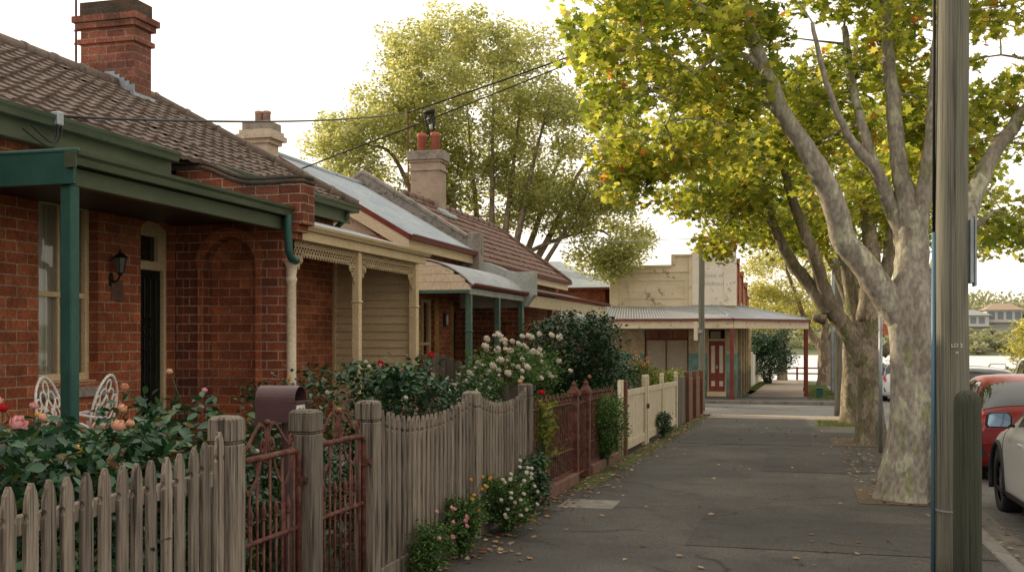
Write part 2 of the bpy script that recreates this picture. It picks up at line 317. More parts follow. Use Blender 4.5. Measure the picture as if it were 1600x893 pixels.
# ================================================================== SETTING
def strip(name, mat, cols, ys, zoff, parent=None):      # sheet following gz; cols(Y)->list of X
    mb = MB(); k = None
    for Y in ys:
        xs = cols(Y); k = len(xs)
        for X in xs: mb.v.append((X, Y, gz(Y)+zoff))
    for i in range(len(ys)-1):
        for j in range(k-1): mb.f.append((i*k+j, i*k+j+1, (i+1)*k+j+1, (i+1)*k+j))
    return mb.build(name, mat, parent)
YS = [-12, 0, 4, 8, 12, 16, 20, 25, 30, 35, 40, 46, 52, 60, 68, 76, 84]
# ground: one sheet, falls to the lake bed and rises again as the far hills
mb = MB()
xs = [-900,-500,-300,-200,-140,-100,-70,-50,-35,-25,-16,-8,-4,0,4,8,16,25,35,50,70,100,140,200,300,500,900]
ys = [-60,-20,0,8,20,40,60,84,92,100,120,180,256,264,276,292,310,335,365,400,460,660,1500]
def groundz(X, Y):
    if Y <= 100: return gz(Y) - .16 if Y < 84 else max(-3.6, gz(84)-.16-.10*(Y-84))
    if Y <= 256: return -3.6
    t = (Y-256)/1.2
    h = -3.6 + min(t, 10)*.32 + max(0, min(t-18, 60))*.075 + max(0, min(t-78, 160))*.045
    return h + (math.sin(X*.021+1)*1.6 + math.sin(X*.05)*.7)*min(1, max(0, t-20)/60)
for Y in ys:
    for X in xs: mb.v.append((X, Y, groundz(X, Y)))
k = len(xs)
for i in range(len(ys)-1):
    for j in range(k-1): mb.f.append((i*k+j, i*k+j+1, (i+1)*k+j+1, (i+1)*k+j))
M['terrain'] = weathered('grassy_terrain', (.06,.085,.035), (.13,.15,.07), (.06,.06,.06), .95, .3, c3=(.17,.165,.11), fine=1.5)
struct(mb.build('ground', M['terrain'], None, True))
m_, nt, out = new_mat('lake_water')
n_ = N(nt, 'ShaderNodeTexNoise', Scale=1.0, Detail=3.0); nt.links.new(scaled_pos(nt, .35, 1.4, 1), n_.inputs['Vector'])
b_ = finish(nt, out, (.60,.61,.60), .35, n_.outputs[0], .25, .25, 0, .6)
struct(MB().add([(-700,86,-2.05),(700,86,-2.05),(700,263,-2.05),(-700,263,-2.05)], [(0,1,2,3)]).build('lake_water', m_))

# footpath on our side, road, cross street, far pavement
KX = 1.45                                            # inner kerb line
struct(strip('footpath', M['path'], lambda Y: [-2.62, -1.2, 0.2, KX], [-12,0,4,8,12,16,20,25,29.2], 0))
struct(strip('garden_ground', M['soil'], lambda Y: [-14, -5.8, -2.62], [-12,0,4,8,12,16,20,25,29.2], -.02))
struct(strip('road', M['road'], lambda Y: [1.70, 4.8, 7.8], [-12,0,8,20,29.2,33,37,41,46,52,60,68,76], -.13))
struct(strip('cross_street', M['road'], lambda Y: [-60, -8, -2.6, 1.70], [29.2, 31, 33, 35, 37, 38.9], -.126))
# ramped edge of our path to the cross street, low sun put into its pale colour
struct(MB().add([(-2.62,29.2,gz(29.2)),(1.45,29.2,gz(29.2)),(1.45,29.9,gz(29.9)-.12),(-2.62,29.9,gz(29.9)-.12)], [(0,1,2,3)]).build('footpath_ramp', M['pathpale']))
struct(strip('shop_footpath', M['path'], lambda Y: [-30, -8, -2.5, .30, 1.45], [39.05, 40.5, 43.2], 0))
struct(strip('far_footpath', M['pathpale'], lambda Y: [-2.0, .25], [43.2, 46, 52, 60, 68, 76, 79], .004))
struct(strip('far_verge', M['grass_ground'], lambda Y: [.25, 1.45], [43.2, 46, 52, 60, 68, 76], .008))
struct(strip('left_verge', M['grass_ground'], lambda Y: [-30, -2.5, -2.0], [52, 60, 68, 76], .0))
struct(strip('right_verge', M['grass_ground'], lambda Y: [8.0, 12, 40], YS, .02))
struct(strip('painted_sun_strip', M['pathpale'], lambda Y: [-2.62, -.6, KX], [27.4, 28.3, 29.2], .004))  # pale strip over the asphalt, sunlight painted as surface colour
def kerb(name, x0, x1, y0, y1, h0=-.135, h1=.012, step=1.2):
    mb = MB(); Y = y0
    while Y < y1-.01:
        Y2 = min(Y+step, y1)
        vs = []
        for yy in (Y+.006, Y2-.006):
            for X in (x0, x1): vs += [(X, yy, gz(yy)+h0-.2), (X, yy, gz(yy)+h1 - (.02 if X == x1 else 0))]
        mb.add(vs, [(0,2,3,1),(4,5,7,6),(0,1,5,4),(2,6,7,3),(1,3,7,5),(0,4,6,2)]); Y = Y2
    return struct(mb.build(name, M['concrete_kerb'], None, False, .012))
kerb('kerb', 1.45, 1.60, -3, 29.2); kerb('kerb', 1.45, 1.62, 39.2, 76, step=2.4); kerb('kerb', 7.8, 8.0, -3, 76, step=3)
struct(strip('gutter', M['concrete_kerb'], lambda Y: [1.60, 1.92], [-3, 4, 8, 12, 16, 20, 25, 29.2], -.122))
mb = MB()
for i in range(24):
    xa = -28+i*1.25
    if xa > 1.4: break
    mb.box(xa, min(xa+1.24, 1.45), 38.9, 39.05, gz(39)-.3, gz(39)+.01)
struct(mb.build('kerb', M['concrete_kerb'], None, False, .012))
# tree pits and service cover set in the path
def patch(name, mat, x0, x1, y0, y1, dz):
    return struct(MB().add([(x0,y0,gz(y0)+dz),(x1,y0,gz(y0)+dz),(x1,y1,gz(y1)+dz),(x0,y1,gz(y1)+dz)], [(0,1,2,3)]).build(name, mat))
patch('tree_pit', M['gravel'], .60, 1.44, 11.6, 13.2, .005)
patch('tree_pit', M['gravel'], .55, 1.44, 19.2, 21.2, .005)
patch('tree_pit', M['grass_ground'], .35, 1.44, 24.8, 26.6, .005)
patch('tree_pit', M['grass_ground'], -2.6, -2.3, 12, 29, .004)
# asphalt repair patches
M['patchdark'] = asphalt('asphalt_patch', (.046,.044,.042), (.066,.063,.059), (.09,.085,.078))
patch('footpath_patch', M['patchdark'], -.9, 1.44, 8.6, 10.3, .004)
patch('footpath_patch', M['patchdark'], -.5, .9, 14.6, 17.5, .004)
patch('footpath_patch', M['patchdark'], -2.1, .2, 19.0, 22.4, .004)
c = MB().box(-2.38, -1.82, 10.45, 11.0, gz(10.7)-.05, gz(10.7)+.008)
M['cover'] = weathered('worn_cover', (.19,.18,.16), (.27,.255,.225), (9,9,9), .9, .5, edge=((.10,.095,.085), 8, .6))
c = c.build('service_cover', M['cover'], None, False, .004)
tag(c, 'pale concrete service cover set flush in the asphalt footpath', 'service cover')

def smooth_path(pts, rad, sub=4, wob=.0):
    P = [Vector(p) for p in pts]; out = []; rr = []
    for i in range(len(P)-1):
        p0 = P[max(i-1, 0)]; p1 = P[i]; p2 = P[i+1]; p3 = P[min(i+2, len(P)-1)]
        for s in range(sub):
            t = s/sub; q = .5*((2*p1) + (p2-p0)*t + (2*p0-5*p1+4*p2-p3)*t*t + (3*p1-p0-3*p2+p3)*t**3)
            if wob: q = q + Vector((random.uniform(-wob, wob), random.uniform(-wob, wob), random.uniform(-wob, wob)*.4))
            out.append(q); rr.append(rad[i]*(1-t)+rad[i+1]*t)
    out.append(P[-1]); rr.append(rad[-1]); return out, rr
# ================================================================== WALL HELPERS
def wall_x(mb, X0, X1, y0, y1, z0, z1, holes=()):      # wall in the plane X=const, rectangular holes (ya,yb,za,zb)
    ysx = sorted({y0, y1, *[h[0] for h in holes], *[h[1] for h in holes]})
    zsx = sorted({z0, z1, *[h[2] for h in holes], *[h[3] for h in holes]})
    for a, b in zip(ysx, ysx[1:]):
        for c_, d in zip(zsx, zsx[1:]):
            my, mz = (a+b)/2, (c_+d)/2
            if any(h[0] < my < h[1] and h[2] < mz < h[3] for h in holes): continue
            mb.box(X0, X1, a, b, c_, d)
def wall_y(mb, Y0, Y1, x0, x1, z0, z1, holes=()):
    t = MB(); wall_x(t, Y0, Y1, x0, x1, z0, z1, holes)
    mb.add([(v[1], v[0], v[2]) for v in t.v], [f[::-1] for f in t.f])
def arch_wall(mb, Y0, Y1, xa, xb, z0, top, al, ar, spring, back=.10):  # wing wall at Y=const with blind arch on its near face; top = [(x,z)...] right->left
    cx, r = (al+ar)/2, (ar-al)/2
    pts = [(xa, z0), (al, z0), (al, spring)]
    pts += [(cx - r*math.cos(PI*i/12), spring + r*math.sin(PI*i/12)) for i in range(1, 12)]
    pts += [(ar, spring), (ar, z0), (xb, z0)] + top
    mb.prism(pts, Y0, Y0+back, 'y')
    mb.prism([(xa, z0), (xb, z0)] + top, Y0+back+.001, Y1, 'y')
def corrugated(mb, a0, a1, b0, b1, pitch=.076, amp=.012, nv=6, curve=None):
    """a0->a1 eave edge, b0->b1 upper edge; ribs run from eave to top. curve(t) extra z"""
    a0, a1, b0, b1 = map(Vector, (a0, a1, b0, b1)); L = max((a1-a0).length, (b1-b0).length); n = max(4, int(L/pitch*5))
    nn = (a1-a0).cross(b0-a0); 
    if nn.length < 1e-5: nn = (a1-a0).cross(b1-a1)
    nn.normalize()
    if nn.z < 0: nn = -nn
    s = len(mb.v)
    for j in range(nv+1):
        t = j/nv
        for i in range(n+1):
            u = i/n; p = (a0.lerp(a1, u)).lerp(b0.lerp(b1, u), t)
            p = p + nn*(amp*math.sin(u*L/pitch*2*PI))
            if curve: p = p + Vector((0,0,curve(t)))
            mb.v.append(tuple(p))
    for j in range(nv):
        for i in range(n): mb.f.append((s+j*(n+1)+i, s+j*(n+1)+i+1, s+(j+1)*(n+1)+i+1, s+(j+1)*(n+1)+i))
def tiles(name, mat, a, along, up, L, S, cuts=(), parent=None, cp=.19, rp=.135, skew=0):
    """tiled slope: a = eave start, along/up unit vectors, cuts = planes (point, normal) removing the side the normal points to"""
    a = Vector(a); al = Vector(along).normalized(); up = Vector(up).normalized(); nn = al.cross(up)
    if nn.z < 0: nn = -nn
    nc = int(L/cp)+1; rows = int(S/rp)+1; K = 6; bm = bmesh.new()
    prof = [0, .6, 1.0, .6, .05, .0]
    rr = random.Random(hash(name) % 999 if False else 5)
    for r in range(rows):
        grid = []
        jit = [rr.uniform(-.005, .006) for _ in range(nc+1)]
        for jj, (tv, lift) in enumerate(((0.0, -.014), (0.0, .030), (.5, .017), (1.14, .003))):
            row = []
            for i in range(nc*K+1):
                u = i/K*cp; pz = prof[i % K]*.013
                ci = min(i//K, nc)
                v = r*rp + tv*rp
                if v > S: v = S
                row.append(bm.verts.new(a + al*min(u, L) + up*(v + (jit[ci]*1.6 if jj < 2 else 0)) + nn*(lift + pz + jit[ci]*.8)))
            grid.append(row)
        for q in range(3):
            for i in range(nc*K):
                try: bm.faces.new((grid[q][i], grid[q][i+1], grid[q+1][i+1], grid[q+1][i]))
                except ValueError: pass
    for p, n in cuts:
        bmesh.ops.bisect_plane(bm, geom=bm.verts[:]+bm.edges[:]+bm.faces[:], dist=1e-4, plane_co=Vector(p), plane_no=Vector(n), clear_outer=True)
    me = bpy.data.meshes.new(name); bm.to_mesh(me); bm.free()
    return link(name, me, mat, parent)
def ridge(mb, a, b, r=.075, step=.38):                # half-round ridge caps in lengths
    a = Vector(a); b = Vector(b); L = (b-a).length; n = max(1, int(L/step)); d = (b-a)/n
    for i in range(n):
        p = a + d*i; q = p + d*1.04
        mb.tube([p, p + d*.12, p + d*.14, q], [r*1.12, r*1.12, r, r*.97], 10)
def gutter_x(mb, X, y0, y1, z, w=.09, h=.075):        # ogee-like gutter running along Y
    mb.prism([(X, z), (X+.008, z+.004), (X+.004, z-.02), (X-.012, z-.04), (X-.02, z-h), (X-w, z-h), (X-w, z-.004), (X-w+.008, z-.004), (X-w+.008, z-h+.01), (X-.03, z-h+.01), (X-.012, z-.014)][::-1], y0, y1, 'y')
def sash(parent, X, y0, y1, z0, z1, mframe, mid=None, curtain=True, name='window', arch=False):
    f = MB(); t = .05; mid = mid if mid is not None else (z0+z1)/2
    f.box(X-.05, X+.02, y0, y0+t, z0, z1).box(X-.05, X+.02, y1-t, y1, z0, z1).box(X-.05, X+.02, y0+t, y1-t, z1-t, z1).box(X-.05, X+.03, y0+t, y1-t, z0, z0+t*1.2)
    f.box(X-.03, X+.012, y0+t, y1-t, mid-.022, mid+.022)
    f.box(X-.03, X+.006, (y0+y1)/2-.012, (y0+y1)/2+.012, z0+t*1.2, z1-t)
    w = f.build(name, mframe, parent, False, .003)
    MB().add([(X-.02,y0+t,z0+t),(X-.02,y1-t,z0+t),(X-.02,y1-t,z1-t),(X-.02,y0+t,z1-t)], [(0,1,2,3)]).build('pane', M['glass_lite'], w)
    MB().box(X-.01, X+.09, y0-.05, y1+.05, z0-.05, z0-.002).build('sill', mframe, w, False, .004)
    if curtain:
        c = MB(); n = 60; s = 0
        for i in range(n+1):
            yy = y0+t + (y1-y0-2*t)*i/n; xx = X-.07 + .018*math.sin(i*.9) + .008*math.sin(i*2.3)
            c.v += [(xx, yy, z0+.03), (xx, yy, z1-.03)]
        for i in range(n): c.f.append((2*i, 2*i+2, 2*i+3, 2*i+1))
        c.build('curtain', M['curtain'], w)
    return w
m_, nt, out = new_mat('net_curtain')
d_ = N(nt, 'ShaderNodeBsdfDiffuse', Color=(.88,.82,.70,1)); t_ = N(nt, 'ShaderNodeBsdfTranslucent', Color=(.8,.75,.66,1)); x_ = N(nt, 'ShaderNodeMixShader', Fac=.35)
nt.links.new(d_.outputs[0], x_.inputs[1]); nt.links.new(t_.outputs[0], x_.inputs[2]); nt.links.new(x_.outputs[0], out.inputs[0]); M['curtain'] = m_
m_, nt, out = new_mat('window_pane')
g_ = N(nt, 'ShaderNodeBsdfGlossy', Roughness=.03, Color=(.95,.95,.92,1)); t_ = N(nt, 'ShaderNodeBsdfTransparent', Color=(.93,.94,.92,1)); f_ = N(nt, 'ShaderNodeFresnel', IOR=1.55); x_ = N(nt, 'ShaderNodeMixShader')
nt.links.new(f_.outputs[0], x_.inputs[0]); nt.links.new(t_.outputs[0], x_.inputs[1]); nt.links.new(g_.outputs[0], x_.inputs[2]); nt.links.new(x_.outputs[0], out.inputs[0]); M['glass_lite'] = m_

M['darkplaque'] = weathered('bronze_plaque', (.10,.06,.04), (.15,.09,.06), (20,20,20), .5, .3)
FX = -5.79                                            # street fronts of the cottages
EX, EZ = -5.55, 3.353                                 # eave line of the brick pair
RX, RZ = -7.30, 4.46                                  # their ridge
PX = -4.66                                            # verandah post line
# ================================================================== HOUSE 1
h1 = thing('brick_house', 'dark red brick cottage nearest the camera with green verandah trim and big brick chimney', 'house', (FX, 5.5, 0), 'single storey cottages along the left side of the footpath')
mb = MB()
wall_x(mb, FX-.22, FX, -1.5, 8.95, 0, 3.22, [(7.05, 7.78, 1.30, 2.84), (8.385, 8.925, .42, 2.76)])
mb.box(-9.2, -8.98, -1.5, 8.95, 0, 3.2).box(-8.98, FX-.221, -1.5, -1.3, 0, 3.2)
mb.box(FX-.9, FX-.8, 6.9, 8.94, .42, 3.0)
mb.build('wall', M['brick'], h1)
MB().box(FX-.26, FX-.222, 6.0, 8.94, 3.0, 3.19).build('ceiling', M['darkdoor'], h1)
# arched heads over the openings
for (ya, yb, zt) in ((7.05, 7.78, 2.84), (8.385, 8.925, 2.76)):
    cy = (ya+yb)/2; w = (yb-ya)/2; pts = [(ya, zt+.001)]
    pts += [(cy - w*math.cos(PI*i/10), zt - .11 + .11*math.sin(PI*i/10)) for i in range(0, 11)] + [(yb, zt+.001)]
    MB().prism(pts, FX-.2, FX-.002, 'x').build('arch', M['brick'], h1)
sash(h1, FX-.11, 7.05, 7.78, 1.31, 2.80, M['cream'], mid=2.02)
MB().box(FX-.10, FX+.05, 7.0, 7.83, 1.17, 1.255).build('window_sill', M['stone'], h1, False, .006)
d = MB()                                               # door frame and fanlight
X = FX-.10
d.box(X-.06, X, 8.385, 8.42, .42, 2.76).box(X-.06, X+.01, 8.885, 8.925, .42, 2.76).box(X-.06, X+.01, 8.42, 8.885, 2.30, 2.385).box(X-.06, X+.0, 8.42, 8.885, 2.62, 2.76).box(X-.05, X+.005, 8.80, 8.885, 2.385, 2.62)
df = d.build('door_frame', M['cream'], h1, False, .004)
MB().box(X-.045, X-.04, 8.42, 8.80, 2.385, 2.62).build('fanlight', M['glass'], df)
d = MB(); d.box(X-.06, X-.03, 8.42, 8.885, .44, 2.30)
for i in range(5): d.box(X-.029, X-.016, 8.435+i*.09, 8.495+i*.09, .55, 2.22)
d.box(X-.0285, X-.020, 8.42, 8.83, 1.25, 1.33)
dr = d.build('door', M['darkdoor'], h1, False, .004)
rg = MB()
for (yy, zz, rr) in ((8.6, 1.62, .07), (8.68, 1.62, .05), (8.55, 1.78, .05), (8.66, 1.80, .06), (8.61, 1.47, .06)):
    rg.tube([(X-.012, yy+rr*math.cos(k*PI/8), zz+rr*math.sin(k*PI/8)) for k in range(17)], .008, 5)
rg.build('grille', M['black'], dr)
MB().box(FX, FX+.012, 7.95, 8.11, 1.99, 2.17).build('plaque', M['darkplaque'], h1, False, .003)
# wing wall with blind arch and swept parapet between the verandahs
w = MB()
top = [(-4.67, 2.66), (-4.67, 3.10), (-4.95, 3.10), (-5.12, 3.13), (-5.30, 3.20), (-5.42, 3.25), (-5.55, 3.27), (-5.79, 3.27)]
arch_wall(w, 8.95, 9.15, -5.79, -4.67, .1, top, -5.49, -4.93, 2.34, .15)
w.box(-5.77, -5.70, 8.925, 8.949, .42, 2.62).box(-5.55, -5.515, 8.93, 8.949, .42, 2.34)
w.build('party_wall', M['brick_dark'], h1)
ar = MB(); cxa, ra = (-5.49-4.93)/2, .28
po = [(-5.49-.0, .42), (-5.49, 2.34)] + [(cxa-ra*math.cos(PI*i/16), 2.34+ra*math.sin(PI*i/16)) for i in range(1,16)] + [(-4.93, 2.34), (-4.93, .42)]
pq = [(-5.49-.055, .42), (-5.49-.055, 2.34)] + [(cxa-(ra+.09)*math.cos(PI*i/16), 2.34+(ra+.09)*math.sin(PI*i/16)) for i in range(1,16)] + [(-4.93+.055, 2.34), (-4.93+.055, .42)]
ar.add([(x, 8.925, z) for x, z in po]+[(x, 8.925, z) for x, z in pq]+[(x, 8.96, z) for x, z in po]+[(x, 8.9495, z) for x, z in pq], [(i, i+1, 19+i+1, 19+i) for i in range(18)]+[(i+1, i, 38+i, 38+i+1) for i in range(18)]+[(19+i, 19+i+1, 57+i+1, 57+i) for i in range(18)])
ar.build('arch_moulding', M['brick'], h1)
MB().box(-5.489, -4.931, 9.085, 9.099, .2, 2.7).build('arch_panel', M['brick'], h1)
w = MB()
w.box(-4.669, -4.44, 8.93, 9.17, 2.72, 3.10).box(-4.669, -4.50, 8.935, 9.165, 2.655, 2.719).box(-4.669, -4.56, 8.94, 9.16, 2.59, 2.654)
w.build('corbel', M['brick_dark'], h1, False, .004)
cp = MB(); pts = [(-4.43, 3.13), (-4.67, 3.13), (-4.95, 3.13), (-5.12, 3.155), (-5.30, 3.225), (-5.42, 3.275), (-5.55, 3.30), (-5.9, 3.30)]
sp, _ = smooth_path([(x, 0, z) for x, z in pts], [1]*len(pts), 3); q = [(p.x, p.z) for p in sp]
for dz0, dz1, e in ((-.028, .012, .13), (.012, .055, .10)): cp.prism([(x, z+dz0) for x, z in q] + [(x, z+dz1-.001) for x, z in q[::-1]], 9.05-e, 9.05+e, 'y')
cp.build('coping', M['brick_cap'], h1, False, .012)
# roof
SL = math.hypot(EX-RX, RZ-EZ); UPV = ((RX-EX)/SL, 0, (RZ-EZ)/SL)
r1 = tiles('roof', M['tile'], (EX+.03, -1.6, EZ-.02), (0,1,0), UPV, 10.6, SL, parent=h1, cuts=[((0, 9.03, 0), (0,1,0))])
MB().add([(RX,-1.6,RZ),(RX,9.03,RZ),(-9.3,9.03,EZ-.1),(-9.3,-1.6,EZ-.1)], [(0,1,2,3)]).build('roof_rear', M['tile'], h1)
MB().add([(RX,-1.5,RZ-.03),(EX,-1.5,EZ-.1),(-9.2,-1.5,EZ-.1)], [(0,1,2)]).build('gable', M['brick'], h1)
rd = MB(); ridge(rd, (RX, -1.6, RZ+.01), (RX, 9.03, RZ+.01)); rd.build('ridge_cap', M['tile'], h1, True)
g = MB(); gutter_x(g, EX+.07, -1.6, 8.55, EZ+.005, .10, .08); g.build('eave_gutter', M['olive'], h1)
MB().box(EX-.06, EX-.03, -1.6, 8.55, EZ-.22, EZ-.035).box(FX, EX-.061, -1.6, 8.5, EZ-.20, EZ-.185).build('fascia', M['olive'], h1, False, .003)
# chimney
ch = MB(); cx0, cx1, cy0, cy1 = -7.76, -7.05, 8.7, 9.1
cy0, cy1 = 10.1, 10.45
# chimney of the brick pair: it stands over the second cottage's half of the roof
h2 = thing('brick_cottage', 'second red brick cottage under the tiled hip, with cream iron lace verandah and weatherboard end', 'house', (FX, 10.8, 0), 'single storey cottages along the left side of the footpath')
M['stonemid'] = weathered('brown_render', (.34,.26,.20), (.44,.35,.28), (4,4,4), .85, .5, edge=((.2,.17,.14), 6, .62))
def chimney(parent, x0, x1, y0, y1, zb, steps, mat, capmat=None, pots=(), potr=.1, poth=.3, name='chimney', pot='pot'):
    m1 = MB(); m2 = MB()
    for i, (za, zc, e) in enumerate(steps):
        (m2 if (capmat and i == len(steps)-1) else m1).box(x0-e, x1+e, y0-e, y1+e, za, zc-.001)
    c = m1.build(name, mat, parent)
    if capmat: m2.build('chimney_cap', capmat, c, False, .008)
    zt = steps[-1][1]
    for (px, py) in pots:
        p = MB(); p.lathe([(potr, 0), (potr*1.0, poth*.78), (potr*1.14, poth*.8), (potr*1.14, poth*.94), (potr*1.0, poth), (potr*.8, poth), (potr*.8, .1*poth)], (px, py, zt), 14)
        p.build('chimney_pot', M[pot], c, True)
    return c
chimney(h2, -7.74, -7.06, 10.1, 10.42, 4.0, [(3.9, 4.93, 0), (4.93, 4.985, .03), (4.985, 5.10, .0), (5.10, 5.165, .04), (5.165, 5.235, .07), (5.235, 5.40, .012)], M['brick_chim'], M['brick_cap'])
fl = MB()
for i in range(6):
    xa = -7.42+i*.062; zt = 4.61-max(0, xa+.06-RX)*.64
    fl.box(xa, xa+.061, 10.083, 10.098, zt-.2, zt)
fl.box(-7.058, -7.035, 10.06, 10.46, 4.20, 4.36); fl.build('flashing', M['lead'], h2)
an = MB(); an.tube([(-7.88, 10.2, 4.3), (-7.88, 10.2, 6.6)], .013, 6); an.tube([(-7.9, 10.2, 4.98), (-7.73, 10.2, 4.97)], .012, 5); an.tube([(-7.9, 10.2, 5.13), (-7.73, 10.2, 5.12)], .012, 5)
tag(an.build('antenna_mast', M['rust']), 'thin antenna mast bracketed to the big brick chimney of the nearest roof', 'antenna')
mb = MB()
wall_x(mb, FX-.22, FX, 9.15, 12.5, 0, 3.22, [(10.55, 11.42, .95, 2.62)])
mb.box(-9.2, -8.98, 9.15, 12.5, 0, 3.2).box(-8.98, FX-.221, 12.28, 12.5, 0, 3.2)
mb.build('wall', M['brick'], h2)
sash(h2, FX-.10, 10.55, 11.42, .96, 2.60, M['cream'])
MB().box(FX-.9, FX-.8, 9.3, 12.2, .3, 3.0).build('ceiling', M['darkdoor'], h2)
# hip roof: street slope, far hip end and rear slope
HY = 10.8; EY = 12.58
hipn = Vector((EX-RX, EY-HY, 0)); 
tiles('roof', M['tile'], (EX+.03, 9.07, EZ-.02), (0,1,0), UPV, 3.6, SL, parent=h2, cuts=[((RX, HY, 0), Vector((EY-HY, 0, 0))*0 + Vector((-(EY-HY), (RX-EX)*-1, 0)) )])
SL2 = math.hypot(EY-HY, RZ-EZ)
tiles('roof_hip', M['tile'], (-9.05, EY+.03, EZ-.02), (1,0,0), (0, -(EY-HY)/SL2, (RZ-EZ)/SL2), 3.5, SL2, parent=h2,
      cuts=[((RX, HY, 0), Vector(((EY-HY), -(EX-RX), 0))), ((RX, HY, 0), Vector((-(EY-HY), -(EX-RX), 0)))])
MB().add([(RX,9.07,RZ),(RX,HY,RZ),(-9.05,EY,EZ),(-9.3,EY,EZ-.1),(-9.3,9.07,EZ-.1)], [(0,1,2,3,4)]).build('roof_rear', M['tile'], h2)
rd = MB(); ridge(rd, (RX, 9.07, RZ+.01), (RX, HY, RZ+.01)); ridge(rd, (RX, HY, RZ+.01), (EX+.02, EY+.02, EZ+.03)); ridge(rd, (RX, HY, RZ+.01), (-9.05, EY, EZ)); rd.build('ridge_cap', M['tile'], h2, True)
g = MB(); gutter_x(g, EX+.07, 9.15, EY+.07, EZ+.005, .10, .08); g.box(-9.1, EX-.02, EY+.01, EY+.09, EZ-.075, EZ); g.build('eave_gutter', M['olive'], h2)
MB().box(EX-.06, EX-.03, 9.16, EY-.03, EZ-.22, EZ-.035).box(FX, EX-.061, 9.16, EY-.03, EZ-.20, EZ-.185).box(-9.0, EX-.061, EY-.05, EY-.03, EZ-.2, EZ-.06).build('fascia', M['olive'], h2, False, .003)
MB().tube([(EX+.0, 12.42, 3.27), (EX-.02, 12.42, 3.2), (FX+.05, 12.42, 3.05)], .035, 8).build('downpipe', M['olive'], h2, True)
# pale chimney at the far side wall
chimney(h2, -7.54, -7.18, 13.35, 13.66, 0, [(0, 4.40, 0), (4.40, 4.46, .04), (4.46, 4.53, .09), (4.53, 4.59, .06), (4.59, 4.71, .03)], M['stonepale'], M['stone'], [(-7.40, 13.5), (-7.29, 13.52)], .055, .17, pot='potpale')

# ---- verandah of house 1
def verandah(parent, y0, y1, zg, zw, mroof, fl, curve=None, gx=-4.56):
    r = MB(); corrugated(r, (gx-.03, y0, zg), (gx-.03, y1, zg), (FX, y0, zw), (FX, y1, zw), nv=8, curve=curve); o = r.build('verandah_roof', mroof, parent, True)
    MB().box(FX, gx-.02, y0, y1, fl-.12, fl).box(FX, gx-.06, y0+.01, y1-.01, gz(y0)-.2, fl-.121).build('verandah_floor', M['concrete'], parent, False, .006)
    return o
verandah(h1, 5.93, 8.945, 2.85, 2.94, M['iron'], .42)
g = MB(); gutter_x(g, -4.53, 5.88, 8.945, 2.875, .10, .085); g.box(-4.62, -4.535, 5.865, 5.88, 2.77, 2.88)
gt = g.build('verandah_gutter', M['olive'], h1)
MB().box(-4.70, -4.625, 5.93, 8.94, 2.665, 2.785).build('verandah_beam', M['olive'], h1, False, .004)
MB().box(FX, -4.57, 5.89, 5.925, 2.665, 2.875).build('side_fascia', M['green'], h1, False, .004)
MB().tube([(FX, 5.90, 2.885), (-4.54, 5.90, 2.885)], .017, 8).build('side_roll', M['green'], h1, True)
MB().box(-4.705, -4.615, 5.925, 6.015, .42, 2.664).build('verandah_post', M['green'], h1, False, .009)
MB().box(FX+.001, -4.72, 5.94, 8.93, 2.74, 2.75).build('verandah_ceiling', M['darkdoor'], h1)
MB().tube([(-4.56, 8.86, 2.80), (-4.56, 8.86, 2.64), (-4.55, 8.86, 2.47), (-4.54, 8.87, 2.42), (-4.54, 8.90, 2.40), (-4.54, 8.99, 2.385)], .038, 10).build('downpipe', M['green'], h1, True)

# ---- verandah of house 2
verandah(h2, 9.16, 12.62, 2.75, 3.10, M['iron'], .35)
g = MB(); gutter_x(g, -4.53, 9.18, 12.72, 2.752, .09, .055); g.build('verandah_gutter', M['cream'], h2)
MB().box(-4.62, -4.585, 9.18, 12.66, 2.60, 2.695).box(FX, -4.63, 12.6, 12.64, 2.62, 2.78).build('verandah_beam', M['cream'], h2, False, .004)
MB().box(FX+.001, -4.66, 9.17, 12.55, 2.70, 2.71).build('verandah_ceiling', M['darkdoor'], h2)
col = MB(); col.lathe([(.062,0),(.062,.25),(.045,.27),(.043,1.85),(.052,1.87),(.052,1.89),(.042,1.91),(.05,1.99),(.066,2.02),(.066,2.045)], (-4.60, 9.01, .33), 14)
col.build('verandah_column', M['creamw'], h2, True)
def cpost(parent, y, zt, z0, mat, w=.085):
    p = MB(); p.box(PX-w/2, PX+w/2, y-w/2, y+w/2, z0, zt); p.box(PX-w/2-.012, PX+w/2+.012, y-w/2-.012, y+w/2+.012, zt-.55, zt-.53)
    return p.build('verandah_post', mat, parent, False, .007)
cpost(h2, 10.66, 2.60, .35, M['cream']); cpost(h2, 12.42, 2.60, .35, M['cream'], .10)
